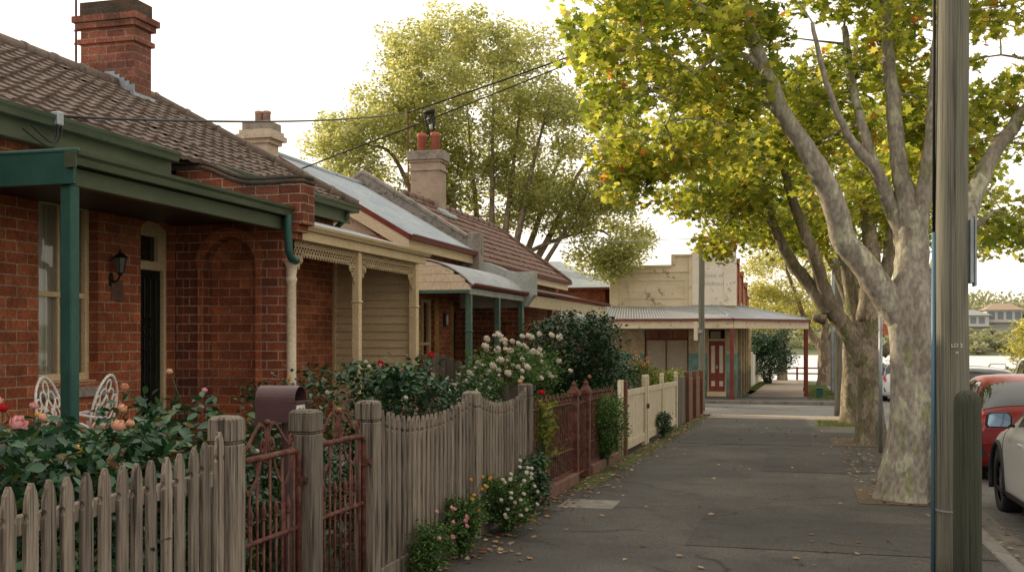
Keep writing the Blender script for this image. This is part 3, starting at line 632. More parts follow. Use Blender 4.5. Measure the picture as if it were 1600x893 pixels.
def lace(parent, ya, yb, zt, mat):
    m1 = MB(); cell = .058; n = int((yb-ya)/cell); cell = (yb-ya)/n; X = PX+.01
    def depth(u):
        e = min(u, (yb-ya)-u); 
        return .135 if e > .34 else .135 + .30*(1-math.sqrt(max(0, 1-(1-e/.34)**2)))
    m1.box(X-.006, X+.006, ya, yb, zt-.008, zt)
    for i in range(n):
        u = (i+.5)*cell; dpt = depth(u); rows = max(2, int(dpt/cell+.3))
        for r in range(rows):
            cz = zt-.01-(r+.5)*cell; cy = ya+u; rr = cell*.43
            ring = [(X, cy+rr*math.cos(k*PI/3+.5), cz+rr*math.sin(k*PI/3+.5)) for k in range(7)]
            for p, q in zip(ring, ring[1:]): m1.bar(p, q, .0065, .008, (1,0,0))
            if r % 2 == 0: m1.bar((X, cy, cz-rr), (X, cy, cz+rr), .006, .006, (1,0,0))
        zb = zt-.01-rows*cell
        m1.bar((X, ya+u, zb), (X, ya+u, zb-.026), .012, .012, (1,0,0))
        m1.bar((X, ya+u-cell/2, zb+.004), (X, ya+u+cell/2, zb+.004), .009, .008, (1,0,0))
    return m1.build('lace_frieze', mat, parent)
lace(h2, 9.16, 10.61, 2.60, M['cream']); lace(h2, 10.71, 12.37, 2.60, M['cream'])
# weatherboard end wall
def weatherboards(mb, Y, x0, x1, z0, z1, pitch=.1, th=.03):
    z = z0
    while z < z1-.005:
        t = min(z+pitch, z1)
        mb.add([(x0,Y-th,z),(x1,Y-th,z),(x1,Y-.006,t),(x0,Y-.006,t),(x0,Y,z),(x1,Y,z),(x1,Y,t),(x0,Y,t)], [(0,1,2,3),(5,4,7,6),(0,4,5,1),(3,2,6,7),(0,3,7,4),(1,5,6,2)]); z = t
wb = MB(); weatherboards(wb, 12.52, FX+.001, -4.72, .35, 2.70); wb.box(FX+.001, -4.72, 12.521, 12.56, .35, 2.7)
wb.box(FX+.001, FX+.035, 12.47, 12.489, .35, 2.7)
wb.build('weatherboard_wall', M['board'], h2)

# ================================================================== HOUSE 3
h3 = thing('iron_roofed_cottage', 'cottage with a blue-grey iron roof, maroon barge board and bullnose verandah with green posts', 'house', (FX, 16.2, gz(16)), 'single storey cottages along the left side of the footpath')
G3 = gz(16); y0, y1 = 14.65, 17.75; R3X, R3Z = -7.65, 4.42; E3Z = 3.17
mb = MB(); wall_x(mb, FX-.22, FX, y0, y1, G3-.3, 3.05, [(15.72, 16.40, .85, 2.30), (17.36, 17.72, .25, 2.32)])
mb.build('wall', M['brick'], h3)
q = MB()
for (ya, yb) in ((15.62, 15.72), (16.40, 16.58), (17.22, 17.36)):
    for i in range(24):
        w_ = .0 if i % 2 else .035
        q.box(FX, FX+.012, ya-(w_ if ya != 15.72 else 0), yb, .26+i*.086, .26+i*.086+.078)
q.build('quoins', M['brick_yellow'], h3)
sash(h3, FX-.08, 15.72, 16.40, .86, 2.30, M['cream'], curtain=False)
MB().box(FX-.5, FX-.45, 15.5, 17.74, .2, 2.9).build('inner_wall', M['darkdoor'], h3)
MB().box(FX-.12, FX-.08, 17.36, 17.72, .25, 2.05).box(FX-.13, FX-.06, 17.36, 17.72, 2.051, 2.1).build('door', M['darkdoor'], h3, False, .004)
gw = MB(); gw.prism([(FX, G3-.3), (FX, 3.0), (R3X, R3Z-.12), (-9.6, 3.0), (-9.6, G3-.3)], y0, y0+.12, 'y'); gw.build('gable_wall', M['stonepale'], h3)
bw = MB(); bw.box(-7.2, -5.80, y0-.012, y0-.001, 2.85, 3.2); bw.build('gable_patch', M['brick'], h3)
def slope_board(mb, Y0, Y1, off0, off1, pts):        # board following a polyline (x,z), from z+off0 to z+off1
    mb.prism([(x, z+off0) for x, z in pts] + [(x, z+off1) for x, z in pts[::-1]], Y0, Y1, 'y')
b = MB(); P3 = [(EX+.03, E3Z), (R3X, R3Z), (-9.75, E3Z)]
slope_board(b, y0-.16, y0-.12, -.055, .03, P3); b.build('barge_board', M['maroon'], h3)
b = MB(); slope_board(b, y0-.15, y0-.125, -.24, -.056, P3); b.build('gable_board', M['creamw'], h3)
r = MB(); corrugated(r, (EX+.05, y0-.14, E3Z+.02), (EX+.05, y1, E3Z+.02), (R3X, y0-.14, R3Z+.02), (R3X, y1, R3Z+.02), nv=3)
corrugated(r, (-9.75, y1, E3Z+.0), (-9.75, y0-.14, E3Z+.0), (R3X, y1, R3Z+.02), (R3X, y0-.14, R3Z+.02), nv=3); r.build('roof', M['iron'], h3, True)
MB().tube([(R3X, y0-.15, R3Z+.03), (R3X, y1, R3Z+.03)], .05, 8).build('ridge_cap', M['iron'], h3, True)
g = MB(); gutter_x(g, EX+.10, y0-.15, y1, E3Z+.02, .09, .07); g.build('eave_gutter', M['maroon'], h3)
MB().box(EX-.03, EX+.005, y0-.12, y1, E3Z-.19, E3Z-.03).build('fascia', M['cream'], h3, False, .003)
# parapet wall at the far side, following the roof
pw = MB(); slope_board(pw, y1+.001, y1+.22, -.6, .23, [(EX+.05, E3Z), (R3X, R3Z), (-9.75, E3Z)]); pw.build('parapet', M['stone'], h3)
pc = MB(); slope_board(pc, y1-.03, y1+.25, .231, .30, [(EX-.1, E3Z+.02), (R3X, R3Z), (-9.75, E3Z)]); pc.box(EX-.1, EX+.12, y1-.03, y1+.25, E3Z-.5, E3Z+.36); pc.build('parapet_coping', M['stone'], h3, False, .01)
# bullnose verandah
bull = lambda t: .42*math.sin(min(1, t*1.0)*PI/2)*0 + (.15*math.sin(PI*min(1, t)**.75))
verandah(h3, y0-.08, y1-.02, 2.45, 2.86, M['ironrust'], .25, curve=bull)
eb = MB(); n = 14
prof = [(-4.59 + (FX+4.59)*t, 2.45 + .41*t + bull(t) - .02) for t in [i/n for i in range(n+1)]]
Z = 2.37
for k in range(6):
    za, zb = Z+k*.115, Z+k*.115+.112
    # clip polygon between za and zb under the profile
    pts = []
    xr = None
    for (x, z) in prof: 
        if z > za+.01: pts.append((x, min(z, zb)))
    if len(pts) < 2: continue
    poly = [(pts[0][0], za)] + pts + [(FX, za)]
    eb.prism(poly, y0-.075-(.012 if k % 2 else .012), y0-.05, 'y')
eb.build('end_boards', M['creamw'], h3, False, .004)
MB().box(FX, -4.62, y0-.10, y0-.04, 2.32, 2.368).build('end_beam', M['green2'], h3, False, .004)
r = MB(); r.tube([(x, y0-.09, z+.025) for x, z in prof], .014, 6); r.build('verandah_edge', M['ironrust'], h3, True)
g = MB(); gutter_x(g, -4.53, y0-.09, y1-.02, 2.462, .08, .05); g.build('verandah_gutter', M['maroon'], h3)
MB().box(-4.70, -4.62, y0-.03, y1-.02, 2.31, 2.40).build('verandah_beam', M['stucco'], h3, False, .004)
for yy in (14.70, 16.2, 17.66): cpost(h3, yy, 2.31, .25, M['green2'], .085)
w = MB()
top = [(-4.44, 2.0), (-4.44, 2.82), (-4.75, 2.82), (-4.95, 2.86), (-5.10, 2.93), (-5.30, 3.0), (-5.5, 3.03), (-5.79, 2.98)]
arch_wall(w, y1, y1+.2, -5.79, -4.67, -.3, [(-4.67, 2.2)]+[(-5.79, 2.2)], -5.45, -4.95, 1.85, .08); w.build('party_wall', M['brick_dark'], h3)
w = MB(); w.prism([(-5.79, 2.201), (-4.67, 2.201), (-4.6, 2.22), (-4.5, 2.36), (-4.44, 2.42)] + top[1:], y1-.02, y1+.22, 'y'); w.build('scroll_parapet', M['stucco'], h3, False, .008)

# ================================================================== HOUSE 4
h4 = thing('tiled_cottage', 'far cottage with red-brown tiled hip roof, grey chimney with two red pots and peeling verandah', 'house', (FX, 21.8, gz(22)), 'single storey cottages along the left side of the footpath')
y0, y1 = 17.98, 25.6; R4X, R4Z, H4Y, E4Z = -7.0, 4.30, 24.2, 3.06
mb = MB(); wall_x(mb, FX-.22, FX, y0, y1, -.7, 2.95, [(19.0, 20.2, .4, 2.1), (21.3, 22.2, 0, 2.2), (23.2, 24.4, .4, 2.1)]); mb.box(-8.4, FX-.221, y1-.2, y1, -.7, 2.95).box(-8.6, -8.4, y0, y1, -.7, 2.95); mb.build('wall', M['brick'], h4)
sash(h4, FX-.08, 19.0, 20.2, .4, 2.1, M['cream']); sash(h4, FX-.08, 23.2, 24.4, .4, 2.1, M['cream'])
MB().box(FX-.12, FX-.08, 21.3, 22.2, 0, 2.2).build('door', M['doorred'], h4, False, .004)
SL = math.hypot(EX-R4X, R4Z-E4Z); UPV = ((R4X-EX)/SL, 0, (R4Z-E4Z)/SL)
dy = y1+.1-H4Y
tiles('roof', M['tilered'], (EX+.03, y0+.2, E4Z-.02), (0,1,0), UPV, y1-y0, SL, parent=h4, cp=.24, rp=.22, cuts=[((R4X, H4Y, 0), Vector((-dy, -(R4X-EX), 0)))])
S2 = math.hypot(dy, R4Z-E4Z); e = EX-R4X
tiles('roof_hip', M['tilered'], (R4X-e, y1+.1, E4Z-.02), (1,0,0), (0, -dy/S2, (R4Z-E4Z)/S2), 2*e, S2, parent=h4, cp=.24, rp=.22, cuts=[((R4X, H4Y, 0), Vector((dy, -e, 0))), ((R4X, H4Y, 0), Vector((-dy, -e, 0)))])
MB().add([(R4X,y0,R4Z),(R4X,H4Y,R4Z),(R4X-e,y1+.1,E4Z),(R4X-e,y0,E4Z)], [(0,1,2,3)]).build('roof_rear', M['tilered'], h4)
rd = MB(); ridge(rd, (R4X, y0+.2, R4Z+.01), (R4X, H4Y, R4Z+.01)); ridge(rd, (R4X, H4Y, R4Z+.01), (EX+.02, y1+.1, E4Z+.02)); rd.build('ridge_cap', M['tilered'], h4, True)
g = MB(); gutter_x(g, EX+.08, y0+.2, y1+.16, E4Z+.01, .09, .07); g.build('eave_gutter', M['maroon'], h4)
MB().box(EX-.06, EX-.015, y0+.2, y1+.1, E4Z-.2, E4Z-.03).build('fascia', M['cream'], h4, False, .003)
chimney(h4, -7.42, -6.82, 19.6, 20.0, 3.8, [(3.6, 4.97, 0), (4.97, 5.03, .03), (5.03, 5.14, .0), (5.14, 5.18, .03), (5.18, 5.36, .06)], M['stonemid'], M['stone'], [(-7.26, 19.8), (-6.98, 19.8)], .085, .38)
MB().box(-6.9, -6.78, 19.5, 20.1, 4.12, 4.22).box(-6.8, -6.6, 19.52, 20.08, 4.02, 4.12).build('flashing', M['lead'], h4, False, .03)
verandah(h4, y0+.02, y1+.25, 2.50, 2.78, M['ironrust'], .1)
g = MB(); gutter_x(g, -4.53, y0, y1+.3, 2.52, .08, .05); g.build('verandah_gutter', M['maroon'], h4)
MB().box(-4.66, -4.60, y0+.02, y1+.22, 2.22, 2.44).build('verandah_beam', M['peel'], h4, False, .004)
for yy in (19.9, 21.8, 23.7, 25.6): cpost(h4, yy, 2.22, .1, M['maroon'], .10)

# ================================================================== NEIGHBOUR BEHIND + SHOP
h5 = thing('brick_building', 'brick building with corrugated iron hip roof seen between the tiled cottage and the shop', 'building', (-12, 48, gz(48)))
MB().box(-17.6, -8.1, 44.9, 53.6, -1.4, 3.85).build('wall', M['brick'], h5)
a, b_, c_, d_ = (-17.9, 44.6, 3.88), (-7.8, 44.6, 3.88), (-7.8, 53.9, 3.88), (-17.9, 53.9, 3.88); r0, r1 = (-14.5, 49, 5.35), (-11.0, 49, 5.35)
r = MB(); corrugated(r, a, b_, r0, r1, .12, .018, 3); corrugated(r, b_, c_, r1, r1, .12, .018, 3); corrugated(r, c_, d_, r1, r0, .12, .018, 3); corrugated(r, d_, a, r0, r0, .12, .018, 3)
r.build('roof', M['iron'], h5, True)
g = MB(); g.box(-17.95, -7.75, 44.5, 44.6, 3.78, 3.88).box(-7.8, -7.7, 44.5, 54, 3.78, 3.88); g.build('gutter', M['maroon'], h5)
MB().box(-13.2, -12.5, 47.5, 48.1, 4.4, 5.75).build('chimney', M['brick'], h5)

M['blind'] = weathered('pale_window_board', (.72,.64,.50), (.82,.75,.62), (1.5,1.5,1.0), .8, .2)
sh = thing('corner_shop', 'old cream rendered corner shop with parapet, teal dado and iron canopy over the pavement', 'shop', (-5, 43.2, gz(43)))
SY = 43.2; SG = gz(43.2); WX = -2.5; LX = -7.55
mb = MB()
holes = [(-6.15, -4.36, .05, 2.05), (-3.62, -2.86, SG+.2, 2.05)]
wall_y(mb, SY, SY+.25, LX, WX, 1.08, 3.0, holes); mb.box(WX-.25, WX, SY+.251, 54.6, 1.08, 3.0)
mb.build('wall', M['brick_cream'], sh)
mb = MB(); wall_y(mb, SY-.004, SY+.25, LX, WX+.004, SG-.2, 1.079, [(-6.15, -4.36, .05, 1.079), (-3.62, -2.86, SG+.2, 1.079)]); mb.box(WX-.25, WX+.004, SY+.251, 46.6, SG-.2, 1.079)
mb.build('dado', M['brick_teal'], sh)
MB().box(WX-.25, WX+.002, 46.61, 54.6, SG-.4, 1.079).build('side_wall', M['brick_cream'], sh)
pil = MB()
for yy in (45.2, 47.4, 49.6, 51.8, 54.0): pil.box(WX+.003, WX+.13, yy, yy+.45, gz(yy)-.1, 3.2)
pil.build('pilasters', M['brick_cream'], sh, False, .01)
MB().box(-6.15, -4.36, SY+.16, SY+.20, .0, 2.05).build('shop_window_backing', M['blind'], sh)
f = MB(); f.box(-6.15, -4.36, SY+.06, SY+.13, 1.62, 1.68).box(-6.15, -6.09, SY+.06, SY+.13, .05, 2.05).box(-4.42, -4.36, SY+.06, SY+.13, .05, 2.05).box(-5.30, -5.26, SY+.07, SY+.12, .05, 1.619).box(-5.62, -5.55, SY+.06, SY+.13, 1.681, 2.05).box(-5.02, -4.99, SY+.07, SY+.12, 1.681, 2.05).box(-6.09, -4.42, SY+.06, SY+.13, .05, .12)
wf = f.build('shop_window', M['maroon'], sh, False, .005)
MB().add([(-6.09,SY+.1,.12),(-4.42,SY+.1,.12),(-4.42,SY+.1,1.62),(-6.09,SY+.1,1.62)], [(0,1,2,3)]).build('pane', M['glass_lite'], wf)
MB().box(-6.09, -4.42, SY+.10, SY+.106, 1.68, 2.05).build('transom_pane', M['glass'], wf)
f = MB(); f.box(-3.62, -3.56, SY+.08, SY+.18, SG+.2, 2.05).box(-2.92, -2.86, SY+.08, SY+.18, SG+.2, 2.05).box(-3.56, -2.92, SY+.08, SY+.18, 1.60, 1.68).box(-3.62, -2.86, SY-.1, SY+.2, SG-.05, SG+.195)
ff = f.build('door_frame', M['cream'], sh, False, .005)
MB().add([(-3.56,SY+.13,1.68),(-2.92,SY+.13,1.68),(-2.92,SY+.13,2.05),(-3.56,SY+.13,2.05)], [(0,1,2,3)]).build('transom_light', M['glass_lite'], ff)
MB().box(-3.5, -3.1, SY+.2, SY+.205, 1.70, 1.98).build('transom_board', M['creamw'], ff)
for s_ in (0, 1):
    xa = -3.555 + s_*.32; dd = MB(); wall_y(dd, SY+.11, SY+.15, xa, xa+.312, SG+.2, 1.60, [(xa+.09, xa+.245, .30, 1.40), (xa+.09, xa+.245, SG+.40, -.02)])
    do = dd.build('door', M['doorred'], sh, False, .006)
    MB().box(xa+.09, xa+.245, SY+.13, SY+.135, .30, 1.40).box(xa+.09, xa+.245, SY+.13, SY+.135, SG+.40, -.02).build('door_panel', M['creamw'], do)
MB().box(-3.27, -3.20, SY+.07, SY+.109, .48, .60).build('door_handle', M['steel'], sh)
# parapet
pp = MB()
pp.box(LX+.3, -5.05, SY, SY+.28, 3.0, 4.60).box(-5.049, -4.25, SY, SY+.28, 3.0, 5.02).box(-4.249, -2.95, SY, SY+.28, 3.0, 5.18)
pp.build('parapet', M['peelwall'], sh)
pt = MB()
pt.box(LX-.03, LX+.32, SY-.07, SY+.3, 3.0, 4.82).box(LX-.06, LX+.35, SY-.10, SY+.33, 4.821, 4.92)
pt.box(-4.36, -4.22, SY-.05, SY-.001, 3.0, 5.0)
pt.box(LX+.321, -5.04, SY-.07, SY+.32, 4.601, 4.69).box(LX+.321, -4.361, SY-.05, SY-.001, 4.38, 4.44)
pt.box(-5.06, -4.24, SY-.07, SY+.32, 5.021, 5.11).box(-5.06, -4.90, SY-.071, SY+.321, 4.69, 5.02)
pt.build('parapet_mouldings', M['peelwall'], sh, False, .01)
fr = MB()
for (xa, xb, za, zb) in ((-6.8, -4.5, 4.04, 4.08), (-6.8, -4.5, 3.30, 3.36), (-6.8, -6.76, 3.361, 4.04), (-4.54, -4.5, 3.361, 4.04)): fr.box(xa, xb, SY-.03, SY-.001, za, zb)
fr.build('panel_moulding', M['peelwall'], sh, False, .005)
wp = MB(); wp.box(-4.215, -2.90, SY-.035, SY-.002, 3.03, 5.16).box(-2.948, -2.47, SY-.07, SY+.3, 3.0, 5.42).box(-2.98, -2.44, SY-.1, SY+.33, 5.421, 5.52).box(-4.0, -2.85, SY-.06, SY+.31, 5.181, 5.26)
wp.build('sign_panel', M['whitewash'], sh, False, .008)
def text(body, size, loc, rot, mat, parent, name='lettering', shear=0, sx=1):
    cu = bpy.data.curves.new(name, 'FONT'); cu.body = body; cu.size = size; cu.align_x = 'CENTER'; cu.extrude = .002; cu.shear = shear
    o = bpy.data.objects.new(name, cu); COL.objects.link(o); cu.materials.append(mat)
    dg = bpy.context.evaluated_depsgraph_get(); me = bpy.data.meshes.new_from_object(o.evaluated_get(dg)); bpy.data.objects.remove(o)
    Mx = Matrix.Translation(loc) @ Matrix.Rotation(rot[2], 4, 'Z') @ Matrix.Rotation(rot[0], 4, 'X') @ Matrix.Diagonal((sx,1,1,1))
    me.transform(Mx); me.materials.clear(); me.materials.append(mat)
    return link(name, me, mat, parent)
M['fadedtext'] = plain('faded_lettering', (.42,.39,.38), .8)
text("Home of", .24, (-3.42, SY-.038, 4.15), (PI/2, 0, 0), M['fadedtext'], sh, shear=.2)
text("Zylebour", .27, (-3.42, SY-.038, 3.82), (PI/2, 0, 0), M['fadedtext'], sh, shear=.2)
sp = MB(); Z = 4.75; Y = SY+.3
for i, (L_, h_) in enumerate(((1.4, 4.75), (.5, 4.95), (2.5, 4.4), (.6, 4.6), (3.0, 4.05), (.6, 4.3), (2.6, 3.7))):
    sp.box(WX-.25, WX+(.06 if L_ < 1 else 0), Y, Y+L_-.001, 3.0, h_); sp.box(WX-.29, WX+.08, Y, Y+L_-.001, h_+.001, h_+.07); Y += L_
sp.build('side_parapet', M['brick'], sh)
MB().box(LX, WX-.251, 53.6, 54.6, -1.3, 3.9).box(LX, LX+.25, SY+.3, 53.6, -1.3, 3.9).box(LX+.25, WX-.26, SY+.3, 53.6, 3.0, 3.1).build('rear_wall', M['brick'], sh)
# canopy
ZW, ZG = 3.0, 2.43
A = [(-9.4, SY), (-2.5, SY), (-2.5, 52)]; B0, B1, B2, B3 = (-9.4, 40.3), (-2.41, 40.3), (.37, 43.8), (.37, 52)
r = MB()
corrugated(r, (B0[0], B0[1], ZG), (B1[0], B1[1], ZG), (-9.4, SY-.01, ZW), (-3.4, SY-.01, ZW), .11, .018, 3)
corrugated(r, (B1[0], B1[1], ZG), (B2[0], B2[1], ZG), (-3.4, SY-.01, ZW), (-2.49, SY+.5, ZW), .11, .014, 3)
corrugated(r, (B2[0], B2[1], ZG), (B3[0], B3[1], ZG), (-2.49, SY+.5, ZW), (-2.49, 52, ZW), .11, .018, 3)
cr = r.build('canopy_roof', M['ironrust'], sh, True)
hp = MB(); hp.tube([(B1[0], B1[1], ZG+.02), (-3.4, SY, ZW+.02)], .04, 6); hp.tube([(B2[0], B2[1], ZG+.02), (-2.49, SY+.5, ZW+.02)], .04, 6); hp.build('hip_flashing', M['iron'], cr, True)
def edge(mb, a, b, z0, z1, t): mb.bar((a[0], a[1], (z0+z1)/2), (b[0], b[1], (z0+z1)/2), t, z1-z0)
g = MB(); [edge(g, p, q, ZG-.07, ZG+.01, .11) for p, q in ((B0, B1), (B1, B2), (B2, B3))]; g.build('canopy_gutter', M['maroon'], sh)
ins = lambda p: (p[0]-.06*(p[0] > -2), p[1]+.07)
g = MB(); [edge(g, ins(p), ins(q), ZG-.36, ZG-.072, .05) for p, q in ((B0, B1), (B1, B2), (B2, B3))]; g.build('canopy_fascia', M['peel'], sh)
for (x, y) in ((-2.47, 40.42), (.24, 43.9), (.24, 51.5), (-8.9, 40.42)):
    p = MB(); p.box(x-.075, x+.075, y-.075, y+.075, gz(y), ZG-.30); p.box(x-.1, x+.1, y-.1, y+.1, gz(y), gz(y)+.18); p.build('canopy_post', M['maroon'], sh, False, .01)
# ================================================================== FOLIAGE
def tmpl(kind):
    if kind == 'plane':                               # five lobed leaf
        p = [(0,-.5,0),(.16,-.30,.02),(.50,-.28,.05),(.28,-.02,.02),(.46,.20,.06),(.17,.16,.0),(0,.52,-.04),(-.17,.16,.0),(-.46,.20,.06),(-.28,-.02,.02),(-.50,-.28,.05),(-.16,-.30,.02)]
        return np.array(p), [list(range(12))]
    if kind == 'oval':
        p = [(0,-.5,0),(.22,-.2,.05),(.26,.1,.06),(0,.5,-.06),(-.26,.1,.06),(-.22,-.2,.05),(0,.0,-.02)]
        return np.array(p), [[0,1,2,6],[6,2,3],[6,3,4],[0,6,4,5]]
    if kind == 'rhomb':
        p = [(0,-.5,0),(.32,0,.06),(0,.5,0),(-.32,0,.06)]; return np.array(p), [[0,1,2,3]]
    if kind == 'blade':
        p = [(-.04,0,0),(.04,0,0),(.02,1,.12)]; return np.array(p), [[0,1,2]]
def scatter(name, mat, parent, pos, size, kind, tilt=.9, rnd=None, dirs=None):
    T, F = tmpl(kind); pos = np.asarray(pos, float); n = len(pos); k = len(T)
    size = np.broadcast_to(np.asarray(size, float), (n,)) * RNG.uniform(.7, 1.25, n)
    # frames: normal mostly up, random heading
    nz = np.stack([RNG.normal(0, tilt, n), RNG.normal(0, tilt, n), np.ones(n)], 1)
    if dirs is not None: nz = dirs + RNG.normal(0, tilt, (n, 3))
    nz /= np.linalg.norm(nz, axis=1)[:, None] + 1e-9
    a = RNG.normal(0, 1, (n, 3)); x = np.cross(a, nz); x /= np.linalg.norm(x, axis=1)[:, None] + 1e-9
    y = np.cross(nz, x)
    V = pos[:, None, :] + size[:, None, None]*(T[None,:,0,None]*x[:,None,:] + T[None,:,1,None]*y[:,None,:] + T[None,:,2,None]*nz[:,None,:])
    return fastmesh(name, mat, parent, V.reshape(-1, 3), F, n, k, rnd)
def fastmesh(name, mat, parent, V, F, n, k, rnd=None):
    me = bpy.data.meshes.new(name); nf = len(F); ll = [len(f) for f in F]; loops = np.concatenate([np.array(f) for f in F]); L = len(loops)
    me.vertices.add(n*k); me.vertices.foreach_set('co', V.astype(np.float32).ravel())
    li = (loops[None, :] + (np.arange(n)*k)[:, None]).ravel(); me.loops.add(n*L); me.loops.foreach_set('vertex_index', li.astype(np.int32))
    st = np.concatenate([[0], np.cumsum(ll)[:-1]]); ls = (st[None, :] + (np.arange(n)*L)[:, None]).ravel()
    me.polygons.add(n*nf); me.polygons.foreach_set('loop_start', ls.astype(np.int32))
    try: me.polygons.foreach_set('loop_total', np.tile(ll, n).astype(np.int32))
    except Exception: pass
    at = me.attributes.new('rnd', 'FLOAT', 'FACE')
    r = RNG.uniform(0, 1, n) if rnd is None else rnd
    at.data.foreach_set('value', np.repeat(r, nf).astype(np.float32)); me.update(calc_edges=True); me.validate()
    return link(name, me, mat, parent)
def blob_points(c, rad, n, shell=.45):
    d = RNG.normal(0, 1, (n, 3)); d /= np.linalg.norm(d, axis=1)[:, None]
    r = RNG.uniform(shell, 1, n)**.6
    return np.array(c) + d*r[:, None]*np.array(rad), d
SN, CN = .2632, .9647
def tree(name, label, cat, base, limbs, crowns, ncl, nleaf, lsize, kind, mleaf, mbark, clr=.36, group=None, flat=.75, seed=1, trunkn=14, minz=None, knots=()):
    """limbs in the tree's own frame: (along the row of trees' cross direction, height, depth), radius"""
    global RNG
    RNG = np.random.default_rng(seed); random.seed(seed)
    bx, by = base; bz = gz(by)
    root = thing(name, label, cat, (bx, by, bz), group)
    W = lambda p: Vector((bx + p[0]*CN - p[2]*SN, by + p[0]*SN + p[2]*CN, bz + p[1]))
    tk = MB(); nodes = []
    for li, lm in enumerate(limbs):
        pts, rr = smooth_path([W(q[:3]) for q in lm], [q[3] for q in lm], 5, .012 if li else .006)
        if li == 0:
            m = MB(); m.tube(pts, rr, 24)
            # irregular section
            for i in range(len(m.v)):
                x, y, z = m.v[i]; a = math.atan2(y-by, x-bx); fl = max(0, 1-(z-bz)/.5)
                f = 1 + .06*math.sin(3*a+z*2) + .04*math.sin(5*a-z*3) + fl*.16*math.sin(4*a+1) + .05*math.sin(z*5+2*a)
                cx_, cy_ = bx, by
                m.v[i] = (x + (x-cx_)*(f-1), y + (y-cy_)*(f-1), z)
            tk.add(m.v, m.f)
        else:
            m = MB(); m.tube(pts, rr, 12 if rr[0] > .05 else 7, wob=.10); tk.add(m.v, m.f)
        for p, r_ in list(zip(pts, rr))[3:]:
            nodes.append((p, r_))
    for kn in knots:
        p = W(kn[:3]); m = MB(); m.tube([p, p+Vector((kn[4], -.03, kn[5]))*1.0], [kn[3], kn[3]*.75], 10, wob=.15); tk.add(m.v, m.f)
    # clusters
    cl = []
    tot = sum(c[6] for c in crowns)
    for c in crowns:
        cen = W(c[:3]); k = max(1, int(ncl*c[6]/tot))
        q, d = blob_points((0,0,0), (c[3], c[5], c[4]), k, .35)
        for v in q:
            p = Vector((cen.x + v[0]*CN - v[1]*SN, cen.y + v[0]*SN + v[1]*CN, cen.z + v[2]))
            if minz and p.z < bz + minz + RNG.uniform(-.15, .25): continue
            cl.append(p)
    br = MB(); NP = np.array([tuple(p) for p, r_ in nodes]); NRD = [r_ for p, r_ in nodes]
    LP = []; RN = []
    extra = []
    for p in cl:
        d2 = np.sum((NP-np.array(p))**2, 1) + np.maximum(0, NP[:, 2]-p.z+.1)**2*3
        if extra:
            E = np.array([tuple(e) for e in extra]); e2 = np.sum((E-np.array(p))**2, 1)*1.3 + np.maximum(0, E[:, 2]-p.z+.05)**2*3
        j = int(np.argmin(d2)); a = Vector(NP[j]); r0 = min(NRD[j]*.45, .035)
        if extra and e2.min() < d2[j]: a = extra[int(np.argmin(e2))]; r0 = .012
        L = (p-a).length
        mid = a.lerp(p, .5) + Vector((random.uniform(-.12,.12), random.uniform(-.12,.12), random.uniform(-.02,.14)))*L
        pts, rr = smooth_path([a, mid, p], [max(r0, .006+.006*L), .006+.004*L, .004], 3)
        br.tube(pts, rr, 5, cap=False); extra += [mid, p]
        for _ in range(3):
            e = p + Vector((random.gauss(0,1), random.gauss(0,1), random.gauss(0,.7))).normalized()*clr*.9
            br.tube([pts[-2], e], [.005, .002], 3, cap=False)
        m = max(4, int(nleaf/len(cl)*random.uniform(.55, 1.5)))
        dd = RNG.normal(0, 1, (m, 3)); dd /= np.linalg.norm(dd, axis=1)[:, None]
        rr_ = clr*RNG.uniform(.15, 1, m)**.6*random.uniform(.75, 1.25)
        LP.append(np.array(p) + dd*rr_[:, None]*np.array([1, 1, flat])); RN.append(np.clip(RNG.normal(.45 + random.uniform(-.18, .18), .22, m), 0, 1))
    tr = tk.build('trunk', mbark, root, True); br.build('branches', mbark, root, True)
    LP = np.concatenate(LP); RN = np.concatenate(RN)
    o = scatter('crown', mleaf, root, LP, lsize, kind, .8, RN)
    return root

